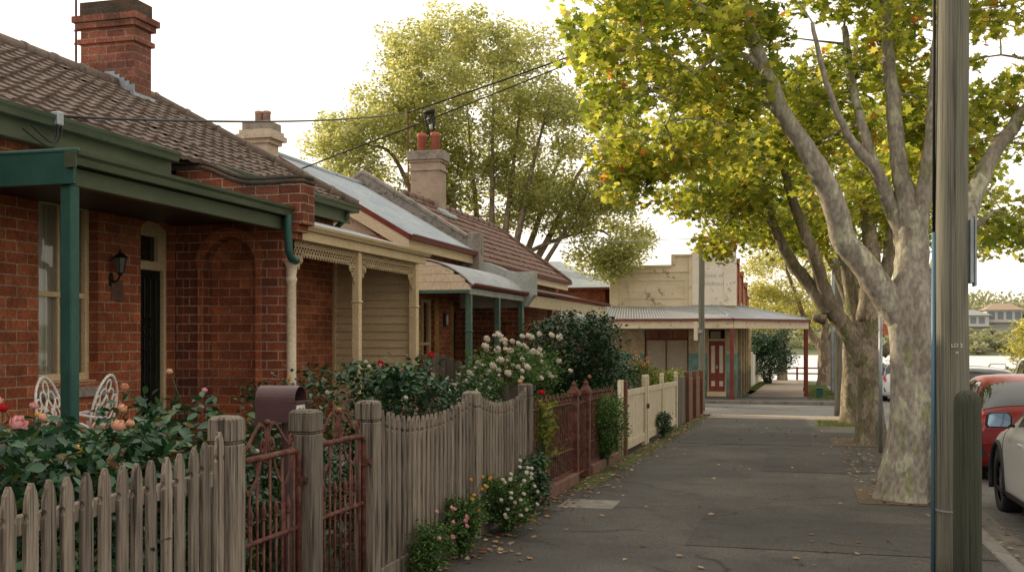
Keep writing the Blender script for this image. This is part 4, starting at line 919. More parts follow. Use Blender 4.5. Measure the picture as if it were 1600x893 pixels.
# near plane tree. px offsets measured from the trunk at ~144 px per metre
def PXL(pts, x0, y0, f, depth=None):
    out = []
    for q in pts: out.append(((q[0]-x0)/f, (y0-q[1])/f, q[3] if len(q) > 3 else 0.0, q[2]))
    return out
T1 = lambda pts: PXL(pts, 1420, 778, 144.7)
tree('plane_tree', 'big mottled plane tree beside the tall pole, its long pale limb reaching left', 'tree', (1.13, 12.12),
  [T1([(1420,790,.36),(1419,755,.29),(1422,700,.25),(1425,600,.225),(1425,540,.225),(1424,490,.25),(1426,450,.23),(1428,410,.17)]),
   T1([(1412,500,.17),(1380,455,.155),(1345,405,.14),(1318,372,.135),(1300,320,.125,-.1),(1268,262,.11,-.2),(1215,190,.09,-.3),(1188,130,.078,-.35),(1160,60,.06,-.4),(1140,-20,.045,-.4),(1125,-90,.03,-.3)]),
   T1([(1426,450,.2),(1425,380,.17),(1421,330,.13),(1412,260,.09,.1),(1408,160,.08,.2),(1404,60,.07,.3),(1400,-60,.05,.4),(1400,-180,.03,.4)]),
   T1([(1424,400,.12),(1400,320,.09,.1),(1382,270,.06,.2),(1366,200,.055,.3),(1350,110,.045,.4),(1342,20,.035,.5)]),
   T1([(1402,330,.08,.1),(1365,270,.065,-.1),(1330,235,.05,-.2),(1310,215,.04,-.3),(1270,150,.03,-.5),(1245,60,.02,-.6)]),
   T1([(1430,390,.13),(1440,310,.10,-.05),(1450,230,.09,-.1),(1458,120,.075,-.1),(1462,20,.06,-.1),(1470,-90,.04,0)]),
   T1([(1435,500,.14),(1468,430,.12,.1),(1505,362,.11,.15),(1535,300,.10,.2),(1565,235,.085,.2),(1605,180,.07,.2),(1660,110,.05,.3),(1700,30,.03,.3)]),
   T1([(1510,355,.05,.15),(1545,345,.035,.3),(1590,320,.025,.5),(1620,330,.015,.6)]),
   T1([(1188,130,.04,-.35),(1150,100,.03,-.4),(1100,110,.022,-.5),(1060,150,.014,-.5),(1030,210,.008,-.5)]),
   T1([(1170,90,.035,-.35),(1120,45,.028,-.3),(1060,0,.02,-.2),(990,-30,.012,-.2)]),
   T1([(1215,190,.03,-.3),(1170,150,.022,0),(1120,140,.016,.3),(1060,120,.01,.6)])],
  [(-1.2, 5.2, 1.3, 2.4, 1.6, 1.4, 10), (-2.5, 4.7, .1, 1.0, 1.2, 1.0, 5), (-.6, 6.2, -.3, 2.6, 1.2, 1.8, 6), (1.3, 5.2, .9, 1.6, 1.6, 1.5, 5), (1.9, 5.3, .6, 1.2, 1.5, 1.2, 4.5), (.2, 4.3, 2.0, 1.8, .9, .8, 4.5),
   (-3.1, 5.1, -.3, .6, .7, .6, 1.8), (-3.0, 3.7, .3, .42, .45, .4, 1.2), (1.25, 2.75, .5, .35, .38, .3, .7), (1.9, 3.3, .6, .5, .5, .5, 1.0), (-.2, 6.9, 1.5, 3.2, .9, 2.0, 4)],
  360, 22500, .112, 'plane', M['leaf_plane'], M['bark'], .36, 'plane trees along the kerb', seed=3, minz=2.5)
T2 = lambda pts: PXL(pts, 1350, 690, 86.8)
tree('plane_tree', 'mossy plane tree with dark leaning limbs, second along the kerb behind the metal sign post', 'tree', (1.11, 20.0),
  [T2([(1360,702,.34),(1359,675,.25),(1358,610,.205),(1357,550,.225),(1357,500,.21),(1360,450,.16)]),
   T2([(1352,565,.18),(1324,515,.165),(1299,478,.15),(1285,440,.12),(1262,385,.11,-.2),(1240,330,.09,-.2),(1222,280,.07,-.3),(1205,200,.05,-.3),(1190,110,.03,-.3)]),
   T2([(1296,490,.13),(1268,440,.12,.2),(1240,400,.11,.3),(1218,350,.08,.3),(1205,300,.06,.3),(1180,230,.04,.4),(1160,160,.02,.4)]),
   T2([(1354,500,.2),(1362,420,.16),(1362,340,.12,.2),(1350,250,.09,.3),(1345,150,.06,.4),(1350,40,.04,.4)]),
   T2([(1360,490,.15),(1388,420,.12,.1),(1402,350,.10,.2),(1420,270,.07,.2),(1450,180,.05,.3)]),
   T2([(1342,510,.14,.1),(1338,460,.12,.3),(1330,400,.10,.4),(1312,320,.08,.5),(1300,240,.05,.5)]),
   T2([(1240,400,.04,.3),(1190,330,.03,0),(1150,330,.02,-.2),(1110,380,.010,-.3)])],
  [(-.8, 5.2, .8, 2.6, 1.6, 2.4, 10), (-2.7, 4.9, 0, 1.3, .9, 1.5, 4), (1.4, 5.0, 1, 2.0, 1.6, 2, 5), (-2.85, 3.45, -.3, .3, .3, .3, .5), (-.6, 4.0, 1.2, 1.6, .6, 1.2, 2.2), (-3.4, 5.8, .3, 1.0, .9, 1, 3)],
  300, 14000, .13, 'plane', M['leaf_plane'], M['bark2'], .42, 'plane trees along the kerb', seed=5, minz=3.2,
  knots=[(-.72, 2.22, -.1, .10, -.22, .05), (.28, 1.6, -.1, .10, .16, .18)])
T3 = lambda pts: PXL(pts, 1332, 660, 66.7)
tree('plane_tree', 'slimmer plane tree third along the kerb, half hidden behind the mossy trunk', 'tree', (1.17, 25.9),
  [T3([(1332,668,.32),(1332,640,.25),(1331,560,.20),(1333,500,.18),(1340,450,.15)]),
   T3([(1336,500,.16),(1342,440,.13,.1),(1338,370,.1,.2),(1330,280,.07,.3),(1325,180,.04,.3)]),
   T3([(1334,490,.12),(1315,430,.09,.2),(1290,370,.07,.3),(1270,290,.04,.3)]),
   T3([(1338,480,.12),(1365,420,.09,.2),(1395,350,.06,.3),(1420,270,.04,.3)])],
  [(0, 5.6, .5, 3.0, 1.9, 2.6, 8), (-2.2, 5.0, .3, 1.4, 1.2, 1.3, 3), (2.4, 4.9, .3, 1.6, 1.3, 1.4, 3)],
  200, 8000, .14, 'plane', M['leaf_plane'], M['bark2'], .5, 'plane trees along the kerb', seed=8, minz=3.2)
T4 = lambda pts: PXL(pts, 1285, 600, 26.7)
tree('plane_tree', 'small pale-barked tree on the grass verge past the shop canopy', 'tree', (1.35, 63.6),
  [T4([(1287,604,.55),(1286,590,.40),(1285,560,.36),(1284,540,.36),(1283,530,.3)]),
   T4([(1282,545,.25),(1266,520,.2,.3),(1256,495,.16,.3),(1245,460,.12,.5),(1230,420,.08,.5)]),
   T4([(1284,540,.25),(1288,505,.2,.2),(1280,460,.15,.4),(1275,410,.1,.5)]),
   T4([(1288,545,.2),(1302,515,.18,.2),(1312,480,.12,.4),(1318,440,.08,.5)])],
  [(-2.0, 6.6, 0, 2.9, 2.4, 2.4, 8), (1.4, 6.6, 0, 1.8, 2.4, 2, 4), (-3.2, 4.6, 0, 1.3, 1.3, 1.3, 3), (-.6, 4.2, 1.5, 2.2, .7, 1.6, 2)],
  150, 9000, .17, 'rhomb', M['leaf_gold'], M['barkfar'], .6, seed=9, minz=2.2)
tree('lakeside_tree', 'golden backlit tree behind the corner shop near the lake', 'tree', (-1.2, 78.0),
  [[(0,-.1,0,.35),(0,1.5,0,.28),(.1,3,0,.22),(.2,4.5,0,.16)], [(0,2.5,0,.16),(-.9,4.2,0,.1),(-1.6,6,0,.06)], [(.1,3,0,.16),(1.1,5,.2,.1),(1.6,7,.2,.06)]],
  [(.3, 6.6, 0, 3.4, 3.2, 2.8, 8), (-2.2, 4.2, 0, 1.2, 1.5, 1.2, 2)], 130, 8000, .2, 'rhomb', M['leaf_gold'], M['barkfar'], .7, seed=10, minz=2.0)
# the broad tree behind the cottages
def fan(n, seed):
    random.seed(seed); L = []
    for i in range(n):
        a = -1.0 + 2.0*i/(n-1) + random.uniform(-.06, .06); dpt = random.uniform(-1, 1)
        sx = -.6 + 1.8*i/(n-1)
        L.append([(sx*.3, .6, dpt*.1, .26), (sx*.9, 3.2, dpt*.4, .17), (sx + a*1.3, 6.0, dpt*1.0, .11), (sx + a*2.4, 8.4, dpt*1.6, .065), (sx + a*3.2, 10.4 - abs(a)*1.6, dpt*2.0, .035), (sx+a*3.7, 11.8-abs(a)*2.8, dpt*2.2, .012)])
    return L
big = [[(0,-.2,0,.6),(0,.5,0,.5),(0,1.2,0,.42),(0,2,0,.3)]] + fan(9, 4) + [[(.9,4.8,0,.10),(2.6,5.6,.2,.07),(4.2,6.0,.3,.04),(5.0,5.4,.3,.015)], [(1.2,3.2,0,.13),(2.4,5.0,-.4,.09),(3.6,7.0,-.6,.05),(4.2,8.4,-.6,.02)], [(-.3,3,0,.09),(-1.8,5.4,.3,.06),(-3.2,6.4,.3,.03)]]
tree('plane_tree', 'very large broad tree rising behind the cottage roofs and chimneys', 'tree', (-12.3, 40.6), [[(p[0]*1.11, p[1]*1.11, p[2]*1.11, p[3]*1.1) for p in l_] for l_ in big],
  [tuple(v*(1.11 if i_ < 6 else 1) for i_, v in enumerate(c_)) for c_ in [(-.4, 11.0, 0, 3.3, 3.0, 3.4, 9), (-1.4, 12.3, 0, 2.3, 1.9, 2.2, 2.6), (-3.4, 8.4, 0, 2.9, 2.9, 2.6, 9), (2.9, 8.6, 0, 2.9, 2.8, 2.6, 8), (4.6, 6.0, 0, 1.5, 1.8, 1.5, 3.2), (-4.9, 6.4, 0, 1.5, 2.2, 1.3, 4), (-2.2, 5.6, .5, 2.0, 1.3, 1.3, 2.5), (0, 7.4, 1.0, 3.4, 1.4, 2.2, 3.5), (4.8, 5.0, 0, .7, .6, .7, .8)]],
  860, 112000, .155, 'rhomb', M['leaf_back'], M['barkfar'], .66, seed=21, minz=3.6)

# ================================================================== SHRUBS
def flowerhead(r=.035, petals=14, seed=0):
    rs = random.Random(seed); T = []; F = []; C = []
    for li, (nn, rad, th, wd) in enumerate(((3, .36, 25, 62), (4, .58, 38, 52), (5, .80, 56, 44), (6, 1.0, 82, 38))):
        for i in range(nn):
            a0 = 2*PI*i/nn + li*.7 + rs.uniform(-.15,.15); rr = r*rad*rs.uniform(.92,1.08); te = R(th + rs.uniform(-8, 10)); n = len(T); G = 4
            for v in range(G+1):
                t = v/G; pol = R(165)*(1-t) + te*t; w = R(wd)*math.sqrt(max(.02, 1-t**3))*min(1, .35+1.6*t)
                for u in range(-2, 3):
                    az = a0 + w*u/2; k = rr*(1 + .10*(t > .8)*(li > 1) + .03*rs.uniform(-1,1)); 
                    T.append((k*math.sin(pol)*math.cos(az), k*math.sin(pol)*math.sin(az), k*math.cos(pol)*.95 + r*.1*(3-li)*.6))
            for v in range(G):
                for u in range(4): F.append((n+v*5+u, n+v*5+u+1, n+(v+1)*5+u+1, n+(v+1)*5+u)); C.append(.25+.75*v/G*rs.uniform(.7,1) if li else .1)
    me = bpy.data.meshes.new('flower'); me.from_pydata(T, [], F)
    at = me.attributes.new('rnd', 'FLOAT', 'FACE'); at.data.foreach_set('value', C); me.polygons.foreach_set('use_smooth', [True]*len(F)); me.update(); return me
FL = {c: [] for c in ('p_white', 'p_pink', 'p_peach', 'p_yellow', 'p_red')}
for c in FL:
    for i in range(2):
        me = flowerhead(.042, 15, i); me.materials.append(M[c]); FL[c].append(me)
def shrub(name, label, cat, x, y, rx, ry, h, n, ls, mleaf, flowers=(), group=None, kind='oval', z0=None, seed=1, stems=10, bottom=.15, tilt=.75, clumps=26, mstem=None, airy=.22):
    global RNG
    RNG = np.random.default_rng(seed); random.seed(seed); g = gz(y) if z0 is None else z0
    root = thing(name, label, cat, (x, y, g), group); st = MB(); P = []; tips = []
    for i in range(clumps):
        a = random.uniform(0, 2*PI); q = math.sqrt(random.random()); zz = bottom + (h-bottom)*random.uniform(.1, 1)**.8
        s = math.sqrt(max(.15, 1-((zz/h-.45)/.75)**2))
        p = Vector((x+rx*q*s*math.cos(a), y+ry*q*s*math.sin(a), g+zz)); tips.append(p)
        b = Vector((x+random.uniform(-.15,.15)*rx, y+random.uniform(-.15,.15)*ry, g-.02))
        m = b.lerp(p, .5)+Vector((0,0,.08*h)); pts, rr = smooth_path([b, m, p], [.012, .008, .004], 3); st.tube(pts, rr, 5, cap=False)
        k = int(n/clumps*random.uniform(.6, 1.4)); d = RNG.normal(0, 1, (k, 3)); d /= np.linalg.norm(d, axis=1)[:, None]
        P.append(np.array(p) + d*(RNG.uniform(.1, 1, k)**.5)[:, None]*np.array([airy, airy, airy*.8])*random.uniform(.7, 1.3))
    st.build('stems', mstem or M['stem'], root, True); P = np.concatenate(P); P = P[P[:, 2] > g+.02]
    scatter('foliage', mleaf, root, P, ls, kind, tilt)
    for i, (c, fx, fy, fz, s) in enumerate(flowers):
        me = FL[c][i % 2]; o = bpy.data.objects.new('flower', me); COL.objects.link(o); o.parent = root
        o.matrix_parent_inverse = Matrix.Translation(root.location).inverted()
        o.location = (fx, fy, fz); o.scale = (s, s, s); o.rotation_euler = (random.uniform(-.5,.5), random.uniform(.1,1.1), random.uniform(-.8,.8))
    if flowers:
        pass
        for (c, fx, fy, fz, s) in flowers:
            b = min(tips, key=lambda t: (t-Vector((fx,fy,fz))).length); MB().tube([b, (fx, fy, fz)], [.004, .003], 4).build('flower_stalk', M['stem'], root, True)
    return root
GR = 'rose bushes in the front gardens'
shrub('rose_bush', 'rose bush with one large pink rose, growing left behind the near picket fence', 'rose bush', -3.35, 3.85, .55, .45, 1.20, 2500, .075, M['leaf_rose'],
  [('p_pink', -3.15, 3.72, 1.30, .95), ('p_peach', -3.75, 4.25, 1.30, .5), ('p_peach', -3.3, 4.05, 1.30, .5), ('p_red', -3.55, 3.72, 1.40, .7), ('p_peach', -3.5, 3.70, 1.34, .6)], GR, seed=31, clumps=40)
shrub('rose_bush', 'rose bush with peach and yellow blooms in front of the white lace chairs', 'rose bush', -3.35, 4.7, .5, .5, 1.14, 2700, .075, M['leaf_rose'],
  [('p_yellow', -3.12, 4.05, 1.16, .62), ('p_peach', -3.1, 4.32, 1.25, .8), ('p_peach', -3.0, 4.15, 1.10, .85), ('p_peach', -3.35, 4.7, 1.30, .6), ('p_peach', -3.2, 4.55, 1.24, .55), ('p_pink', -3.6, 4.35, 1.33, .5), ('p_yellow', -3.45, 4.2, 1.30, .45), ('p_pink', -3.3, 4.95, 1.20, .5)], GR, seed=32, clumps=42)
shrub('rose_bush', 'rose bush carrying faded peach blooms beside the dark front door', 'rose bush', -3.7, 5.75, .4, .45, 1.22, 1500, .07, M['leaf_rose'],
  [('p_peach', -3.75, 5.28, 1.38, .55), ('p_peach', -3.7, 5.65, 1.46, .5), ('p_pink', -3.55, 5.8, 1.34, .45)], GR, seed=33, clumps=30)
shrub('rose_bush', 'low rose bush at the far left corner of the garden under the window', 'rose bush', -4.1, 4.9, .45, .5, 1.08, 1500, .07, M['leaf_rose'], [('p_peach', -4.2, 4.8, 1.32, .7), ('p_red', -4.0, 4.6, 1.3, .7)], GR, seed=34, clumps=30)
shrub('garden_shrub', 'dark low shrub behind the two rusty gates', 'shrub', -3.5, 6.5, .55, .8, 1.02, 2200, .045, M['leaf_dark'], [('p_yellow', -3.2, 7.0, 1.15, .5), ('p_white', -3.3, 6.0, .95, .4)], seed=35, clumps=50)
shrub('garden_shrub', 'dark leafy shrub growing beneath the letterbox', 'shrub', -3.45, 5.3, .35, .4, .85, 900, .05, M['leaf_dark'], seed=36, clumps=24)
shrub('garden_shrub', 'leafy shrub against the arched brick wing wall', 'shrub', -4.0, 7.6, .4, .5, 1.28, 1500, .05, M['leaf_dark'], [('p_yellow', -3.8, 7.4, 1.35, .45), ('p_yellow', -3.9, 7.2, 1.28, .4)], seed=37, clumps=34)
rf = []
random.seed(5)
rf = [('p_red', -3.55, 9.95, 1.50, .95), ('p_red', -3.9, 9.5, 1.42, .8), ('p_white', -3.6, 8.5, 1.42, .5), ('p_white', -3.8, 8.9, 1.45, .45), ('p_white', -3.3, 8.6, 1.15, .5)]
shrub('rose_bush', 'large rose bush with red blooms in front of the cream weatherboard end wall', 'rose bush', -3.75, 9.4, .55, .85, 1.38, 4000, .07, M['leaf_rose'], rf, GR, seed=38, clumps=62)
shrub('rose_bush', 'tall bare-stemmed rose growing beside the white verandah column', 'rose bush', -4.05, 8.35, .25, .3, 1.52, 600, .058, M['leaf_rose'], [('p_white', -3.9, 8.3, 1.2, .5)], GR, seed=39, clumps=16)
random.seed(12)
wf_ = [('p_white', -3.55+random.uniform(-.4,.45), 13.0+random.uniform(-1.0,1.7), random.uniform(1.15, 1.74), random.uniform(.65,1.15)) for _ in range(80)]
wf_ += [('p_red', -3.1, 12.0, 1.1, .9), ('p_red', -3.0, 12.35, 1.02, 1.0), ('p_peach', -3.2, 12.1, 1.16, .8)]
shrub('rose_bush', 'big white-flowering rose bush behind the second run of picket fence', 'rose bush', -3.6, 13.2, .65, 1.4, 1.58, 5200, .06, M['leaf_fern'], wf_, GR, seed=40, clumps=80, mstem=M['stem'])
shrub('rose_bush', 'airy rose bush with small cream buds near the grey divider palings', 'rose bush', -3.7, 11.3, .5, .7, 1.25, 1800, .05, M['leaf_rose'], [('p_white', -3.5+random.uniform(-.3,.3), 11.2+random.uniform(-.6,.6), random.uniform(1.0,1.35), .45) for _ in range(14)], GR, seed=41, clumps=40)
shrub('camellia_bush', 'large rounded dark green camellia bush behind the maroon iron fence', 'bush', -3.75, 17.6, .88, 1.0, 2.12, 11000, .07, M['leaf_dark'], [('p_peach', -2.95, 17.4, .55, .9), ('p_peach', -3.3, 16.9, 1.05, .7), ('p_white', -3.0, 18.6, .9, .7), ('p_white', -2.95, 18.7, .7, .7), ('p_white', -2.92, 18.8, .8, .6)], seed=42, clumps=150, bottom=.3, airy=.30)
shrub('camellia_bush', 'lower dark bush between the camellia and the cream fence', 'bush', -3.5, 19.6, .6, .7, 1.35, 3000, .07, M['leaf_dark'], seed=43, clumps=50, airy=.28)
shrub('leafy_shrub', 'sunlit shrub with golden flower spikes above the cream fence', 'shrub', -3.4, 23.4, .5, .6, 1.35, 2600, .07, M['leaf_yel'], seed=44, clumps=40, airy=.22)
sp_ = MB(); P = []; D = []
for i in range(11):
    b = Vector((-3.4+random.uniform(-.25,.25), 23.2+random.uniform(-.5,.5), gz(23)+1.2)); t = b+Vector((random.uniform(-.15,.15), random.uniform(-.1,.1), random.uniform(.25,.55)))
    sp_.tube([b, t], [.008, .004], 4)
    for k in range(26): P.append(tuple(b.lerp(t, random.uniform(.3, 1)) + Vector((random.gauss(0,.02), random.gauss(0,.02), 0))))
M['spike'] = petal('golden_spike', (.55,.26,.10), (.75,.50,.26))
fs = sp_.build('flower_spikes', M['stem']); tag(fs, 'golden-orange flower spikes standing above the cream fence', 'flowers'); scatter('florets', M['spike'], fs, P, .05, 'rhomb', 1)
shrub('leafy_shrub', 'yellow-green shrub at the street end of the cream fence', 'shrub', -3.2, 26.0, .5, .7, 1.15, 2200, .07, M['leaf_yel'], seed=45, clumps=34)
# plants growing along the foot of the fences, on the path side
GP = 'small plants along the foot of the fences'
shrub('flowering_plant', 'low plant with pink flowers at the foot of the picket fence', 'plant', -2.49, 6.95, .14, .26, .34, 1500, .030, M['leaf_fern'], [('p_pink', -2.32+random.uniform(-.06,.04), 6.95+random.uniform(-.25,.3), random.uniform(.28,.5), .38) for _ in range(9)], GP, seed=46, clumps=44, bottom=.03, airy=.08)
shrub('flowering_plant', 'bushy green plant with orange flowers against the picket fence', 'plant', -2.49, 7.70, .15, .28, .42, 1900, .030, M['leaf_fern'], [('p_yellow', -2.30+random.uniform(-.08,.04), 7.65+random.uniform(-.25,.3), random.uniform(.35,.66), .34) for _ in range(11)], GP, seed=47, clumps=56, bottom=.03, airy=.09)
shrub('flowering_plant', 'daisy plant with many small white flowers beside the middle fence post', 'plant', -2.45, 8.80, .20, .32, .46, 2400, .032, M['leaf_fern'], [('p_white', -2.24+random.uniform(-.14,.06), 8.65+random.uniform(-.42,.35), random.uniform(.15,.62), .42) for _ in range(34)], GP, seed=48, clumps=60, bottom=.03, airy=.10)
shrub('creeping_plant', 'dark creeper hanging round the last picket fence post', 'plant', -2.52, 9.95, .13, .38, .52, 1100, .05, M['leaf_rose'], [], GP, seed=49, clumps=26, bottom=.05, airy=.12)
shrub('creeping_plant', 'dry grassy weed growing through the maroon fence beside the picket post', 'plant', -2.66, 10.9, .14, .3, 1.0, 700, .06, M['leaf_yel'], [], GP, seed=50, clumps=26, bottom=.05, airy=.12, kind='rhomb')
shrub('fern_bush', 'bright feathery green bush leaning through the maroon iron fence', 'bush', -2.62, 14.4, .28, .55, .95, 3800, .04, M['leaf_fern'], [], GP, seed=51, clumps=60, bottom=.15, airy=.18, kind='rhomb')
shrub('creeping_plant', 'small leafy plant sprouting at the cream fence', 'plant', -2.52, 20.2, .10, .35, .42, 700, .055, M['leaf_rose'], [], GP, seed=52, clumps=20, bottom=.05, airy=.12)
shrub('tall_bush', 'green bush overhanging the white side fence beyond the shop', 'bush', -1.9, 67.0, 1.5, 3.0, 3.0, 7000, .16, M['leaf_dark'], [], seed=53, clumps=90, airy=.55, bottom=.3)
shrub('tall_bush', 'yellow-green bush on the far side of the road above the white parked car', 'bush', 9.0, 44.0, 1.25, 2.0, 2.95, 8000, .14, M['leaf_gold'], [], seed=54, clumps=90, airy=.5, bottom=.2)
shrub('garden_shrub', 'green undergrowth behind the brown palings at the corner', 'shrub', -3.2, 28.2, .4, .8, 1.0, 1500, .07, M['leaf_fern'], [], seed=55, clumps=30)
# low ground cover in gardens
P = []; RNG = np.random.default_rng(77)
n = 5200; P = np.stack([RNG.uniform(-4.5, -2.75, n), RNG.uniform(3.0, 28, n), RNG.uniform(0, .5, n)**1.5], 1); P[:, 2] += np.array([gz(y) for y in P[:, 1]])
o = scatter('ground_cover', M['leaf_rose'], None, P, .09, 'oval', .8); tag(o, 'low dark ground cover filling the front gardens', 'ground cover', kind='stuff')
# grass tufts: verges and path edges
def grass(name, label, rects, dens, h, mat):
    global RNG
    P = []
    for (x0, x1, y0, y1, k) in rects:
        n = int(abs((x1-x0)*(y1-y0))*dens*k); q = np.stack([RNG.uniform(x0, x1, n), RNG.uniform(y0, y1, n), np.zeros(n)], 1); q[:, 2] = [gz(y) for y in q[:, 1]]; P.append(q)
    P = np.concatenate(P); T, F = tmpl('blade'); n = len(P); hs = h*RNG.uniform(.5, 1.3, n); a = RNG.uniform(0, 2*PI, n)
    x = np.stack([np.cos(a), np.sin(a), np.zeros(n)], 1); up = np.stack([RNG.normal(0,.35,n), RNG.normal(0,.35,n), np.ones(n)], 1)
    V = P[:, None] + hs[:, None, None]*(T[None,:,0,None]*x[:,None] + T[None,:,1,None]*up[:,None])
    o = fastmesh(name, mat, None, V.reshape(-1,3), F, n, 3); tag(o, label, 'grass', kind='stuff'); return o
grass('grass', 'short grass on the verges and round the tree pits', [(.25,1.4,44,62,1),(-2.5,-2.0,52,70,1.5),(.4,1.4,24.8,26.6,3),(.3,1.42,40.5,43.5,1.0),(8.1,10,10,50,.4)], 420, .07, M['grassblade'])
grass('weeds', 'thin weeds along the edge of the asphalt footpath', [(-2.6,-2.45,5.5,29,1.0)], 230, .05, M['grassblade'])
# fallen leaves
RNG = np.random.default_rng(99)
n1 = 900; a = np.stack([-2.56+np.abs(RNG.normal(0,.20,n1)), RNG.uniform(5.5,29,n1)], 1)
n2 = 190; b = np.stack([RNG.uniform(-2.4,1.4,n2), RNG.uniform(5,30,n2)], 1)
n3 = 320; c = np.stack([1.66+np.abs(RNG.normal(0,.14,n3)), RNG.uniform(3,26,n3)], 1)
n4 = 260; d = np.stack([RNG.uniform(.6,1.42,n4), RNG.uniform(11.6,21.2,n4)], 1)
P = np.concatenate([a,b,c,d]); z = np.array([gz(y) for y in P[:,1]]) + .014; z[n1+n2:n1+n2+n3] -= .118
o = scatter('fallen_leaves', M['leaf_fallen'], None, np.column_stack([P, z]), .055, 'plane', .18); tag(o, 'dry fallen leaves scattered on the footpath and along the gutter', 'fallen leaves', kind='stuff')
# ================================================================== FENCES AND GATES
FXX = -2.65
def pk_outline(h, w=.031, sp=.14):
    L = [(w, 0), (w, h-sp), (w*.70, h-sp+.012), (w*.70, h-sp+.02), (w*1.0, h-sp+.034), (w*.96, h-.075), (w*.72, h-.035), (w*.22, h-.004), (0, h)]
    return L + [(-a, b) for a, b in L[::-1][1:]]
def picket(parent, y, h, mat, g0, x=FXX, w=.031, sp=.14, th=.021):
    m = MB(); ln = random.uniform(-.011, .011)
    m.prism([(y+u+ln*(v/h), g0+v) for u, v in pk_outline(h, w, sp)], x+.012, x+.012+th, 'x')
    return m.build('picket', mat, parent, False, .0025)
def fpost(parent, y, h, mat, x=FXX, w=.132, name='post', top=None):
    g = gz(y); t = w/2; z1 = g+h
    m = MB(); m.box(x-t, x+t, y-t, y+t, g-.1, z1-.135)
    m.box(x-t+.007, x+t-.007, y-t+.007, y+t-.007, z1-.134, z1-.122)
    m.box(x-t, x+t, y-t, y+t, z1-.121, z1-.018)
    c = .016
    m.add([(x-t,y-t,z1-.018),(x+t,y-t,z1-.018),(x+t,y+t,z1-.018),(x-t,y+t,z1-.018),(x-t+c,y-t+c,z1),(x+t-c,y-t+c,z1),(x+t-c,y+t-c,z1),(x-t+c,y+t-c,z1)], [(0,1,5,4),(1,2,6,5),(2,3,7,6),(3,0,4,7),(4,5,6,7)])
    return m.build(name, mat, parent, False, .006)
GFN = 'street fences in front of the cottages'
f1 = thing('picket_fence', 'grey picket fence nearest the camera, sweeping up to a post left of the gates', 'fence', (FXX, 3.2, 0), GFN)
random.seed(2)
y = 4.405
i = 0
while y > .4:
    e = max(0, y-3.95)/.47; h = 1.145 + .075*e**2.2 + random.uniform(-.004,.004)
    picket(f1, y, h, M['wood'], 0); y -= .1045
for z in (.38, .96): MB().box(FXX-.03, FXX+.011, .3, 4.44, z, z+.07).build('rail', M['wood'], f1, False, .004)
MB().box(FXX-.012, FXX+.034, .3, 4.44, .0, .13).build('plinth_board', M['wood'], f1, False, .004)
fpost(f1, 4.52, 1.285, M['wood'])
f2 = thing('picket_fence', 'grey scalloped picket fence running from the second gate to the creeper-covered post', 'fence', (FXX, 8.3, 0), GFN)
for (ya, yb) in ((6.33, 8.33), (8.53, 10.12)):
    n = int((yb-ya)/.092)
    for i in range(n+1):
        yy = ya + (yb-ya)*i/n; u = i/n; h = 1.105 + .11*abs(2*u-1)**2.4 + random.uniform(-.003,.003)
        picket(f2, yy, h, M['wood'], gz(yy), w=.028, sp=.12)
    for z in (.36, .90): MB().box(FXX-.03, FXX+.011, ya-.05, yb+.05, z, z+.07).build('rail', M['wood'], f2, False, .004)
    MB().box(FXX+.0, FXX+.04, ya-.05, yb+.05, -.04, .17).build('plinth_board', M['wood'], f2, False, .006)
for yy, h in ((6.24, 1.262), (8.43, 1.225), (10.22, 1.25)): fpost(f2, yy, h, M['wood'])
gp = thing('gate_post', 'square grey timber post standing between the two rusty iron gates', 'gate post', (FXX, 5.36, 0)); fpost(gp, 5.36, 1.262, M['wood'], w=.145)
def spiral(cx, cy, r0, turns, a0, s=1, n=22):
    return [(cx + r0*(1-.75*i/n)*math.cos(a0+s*turns*2*PI*i/n), cy + r0*(1-.75*i/n)*math.sin(a0+s*turns*2*PI*i/n)) for i in range(n+1)]
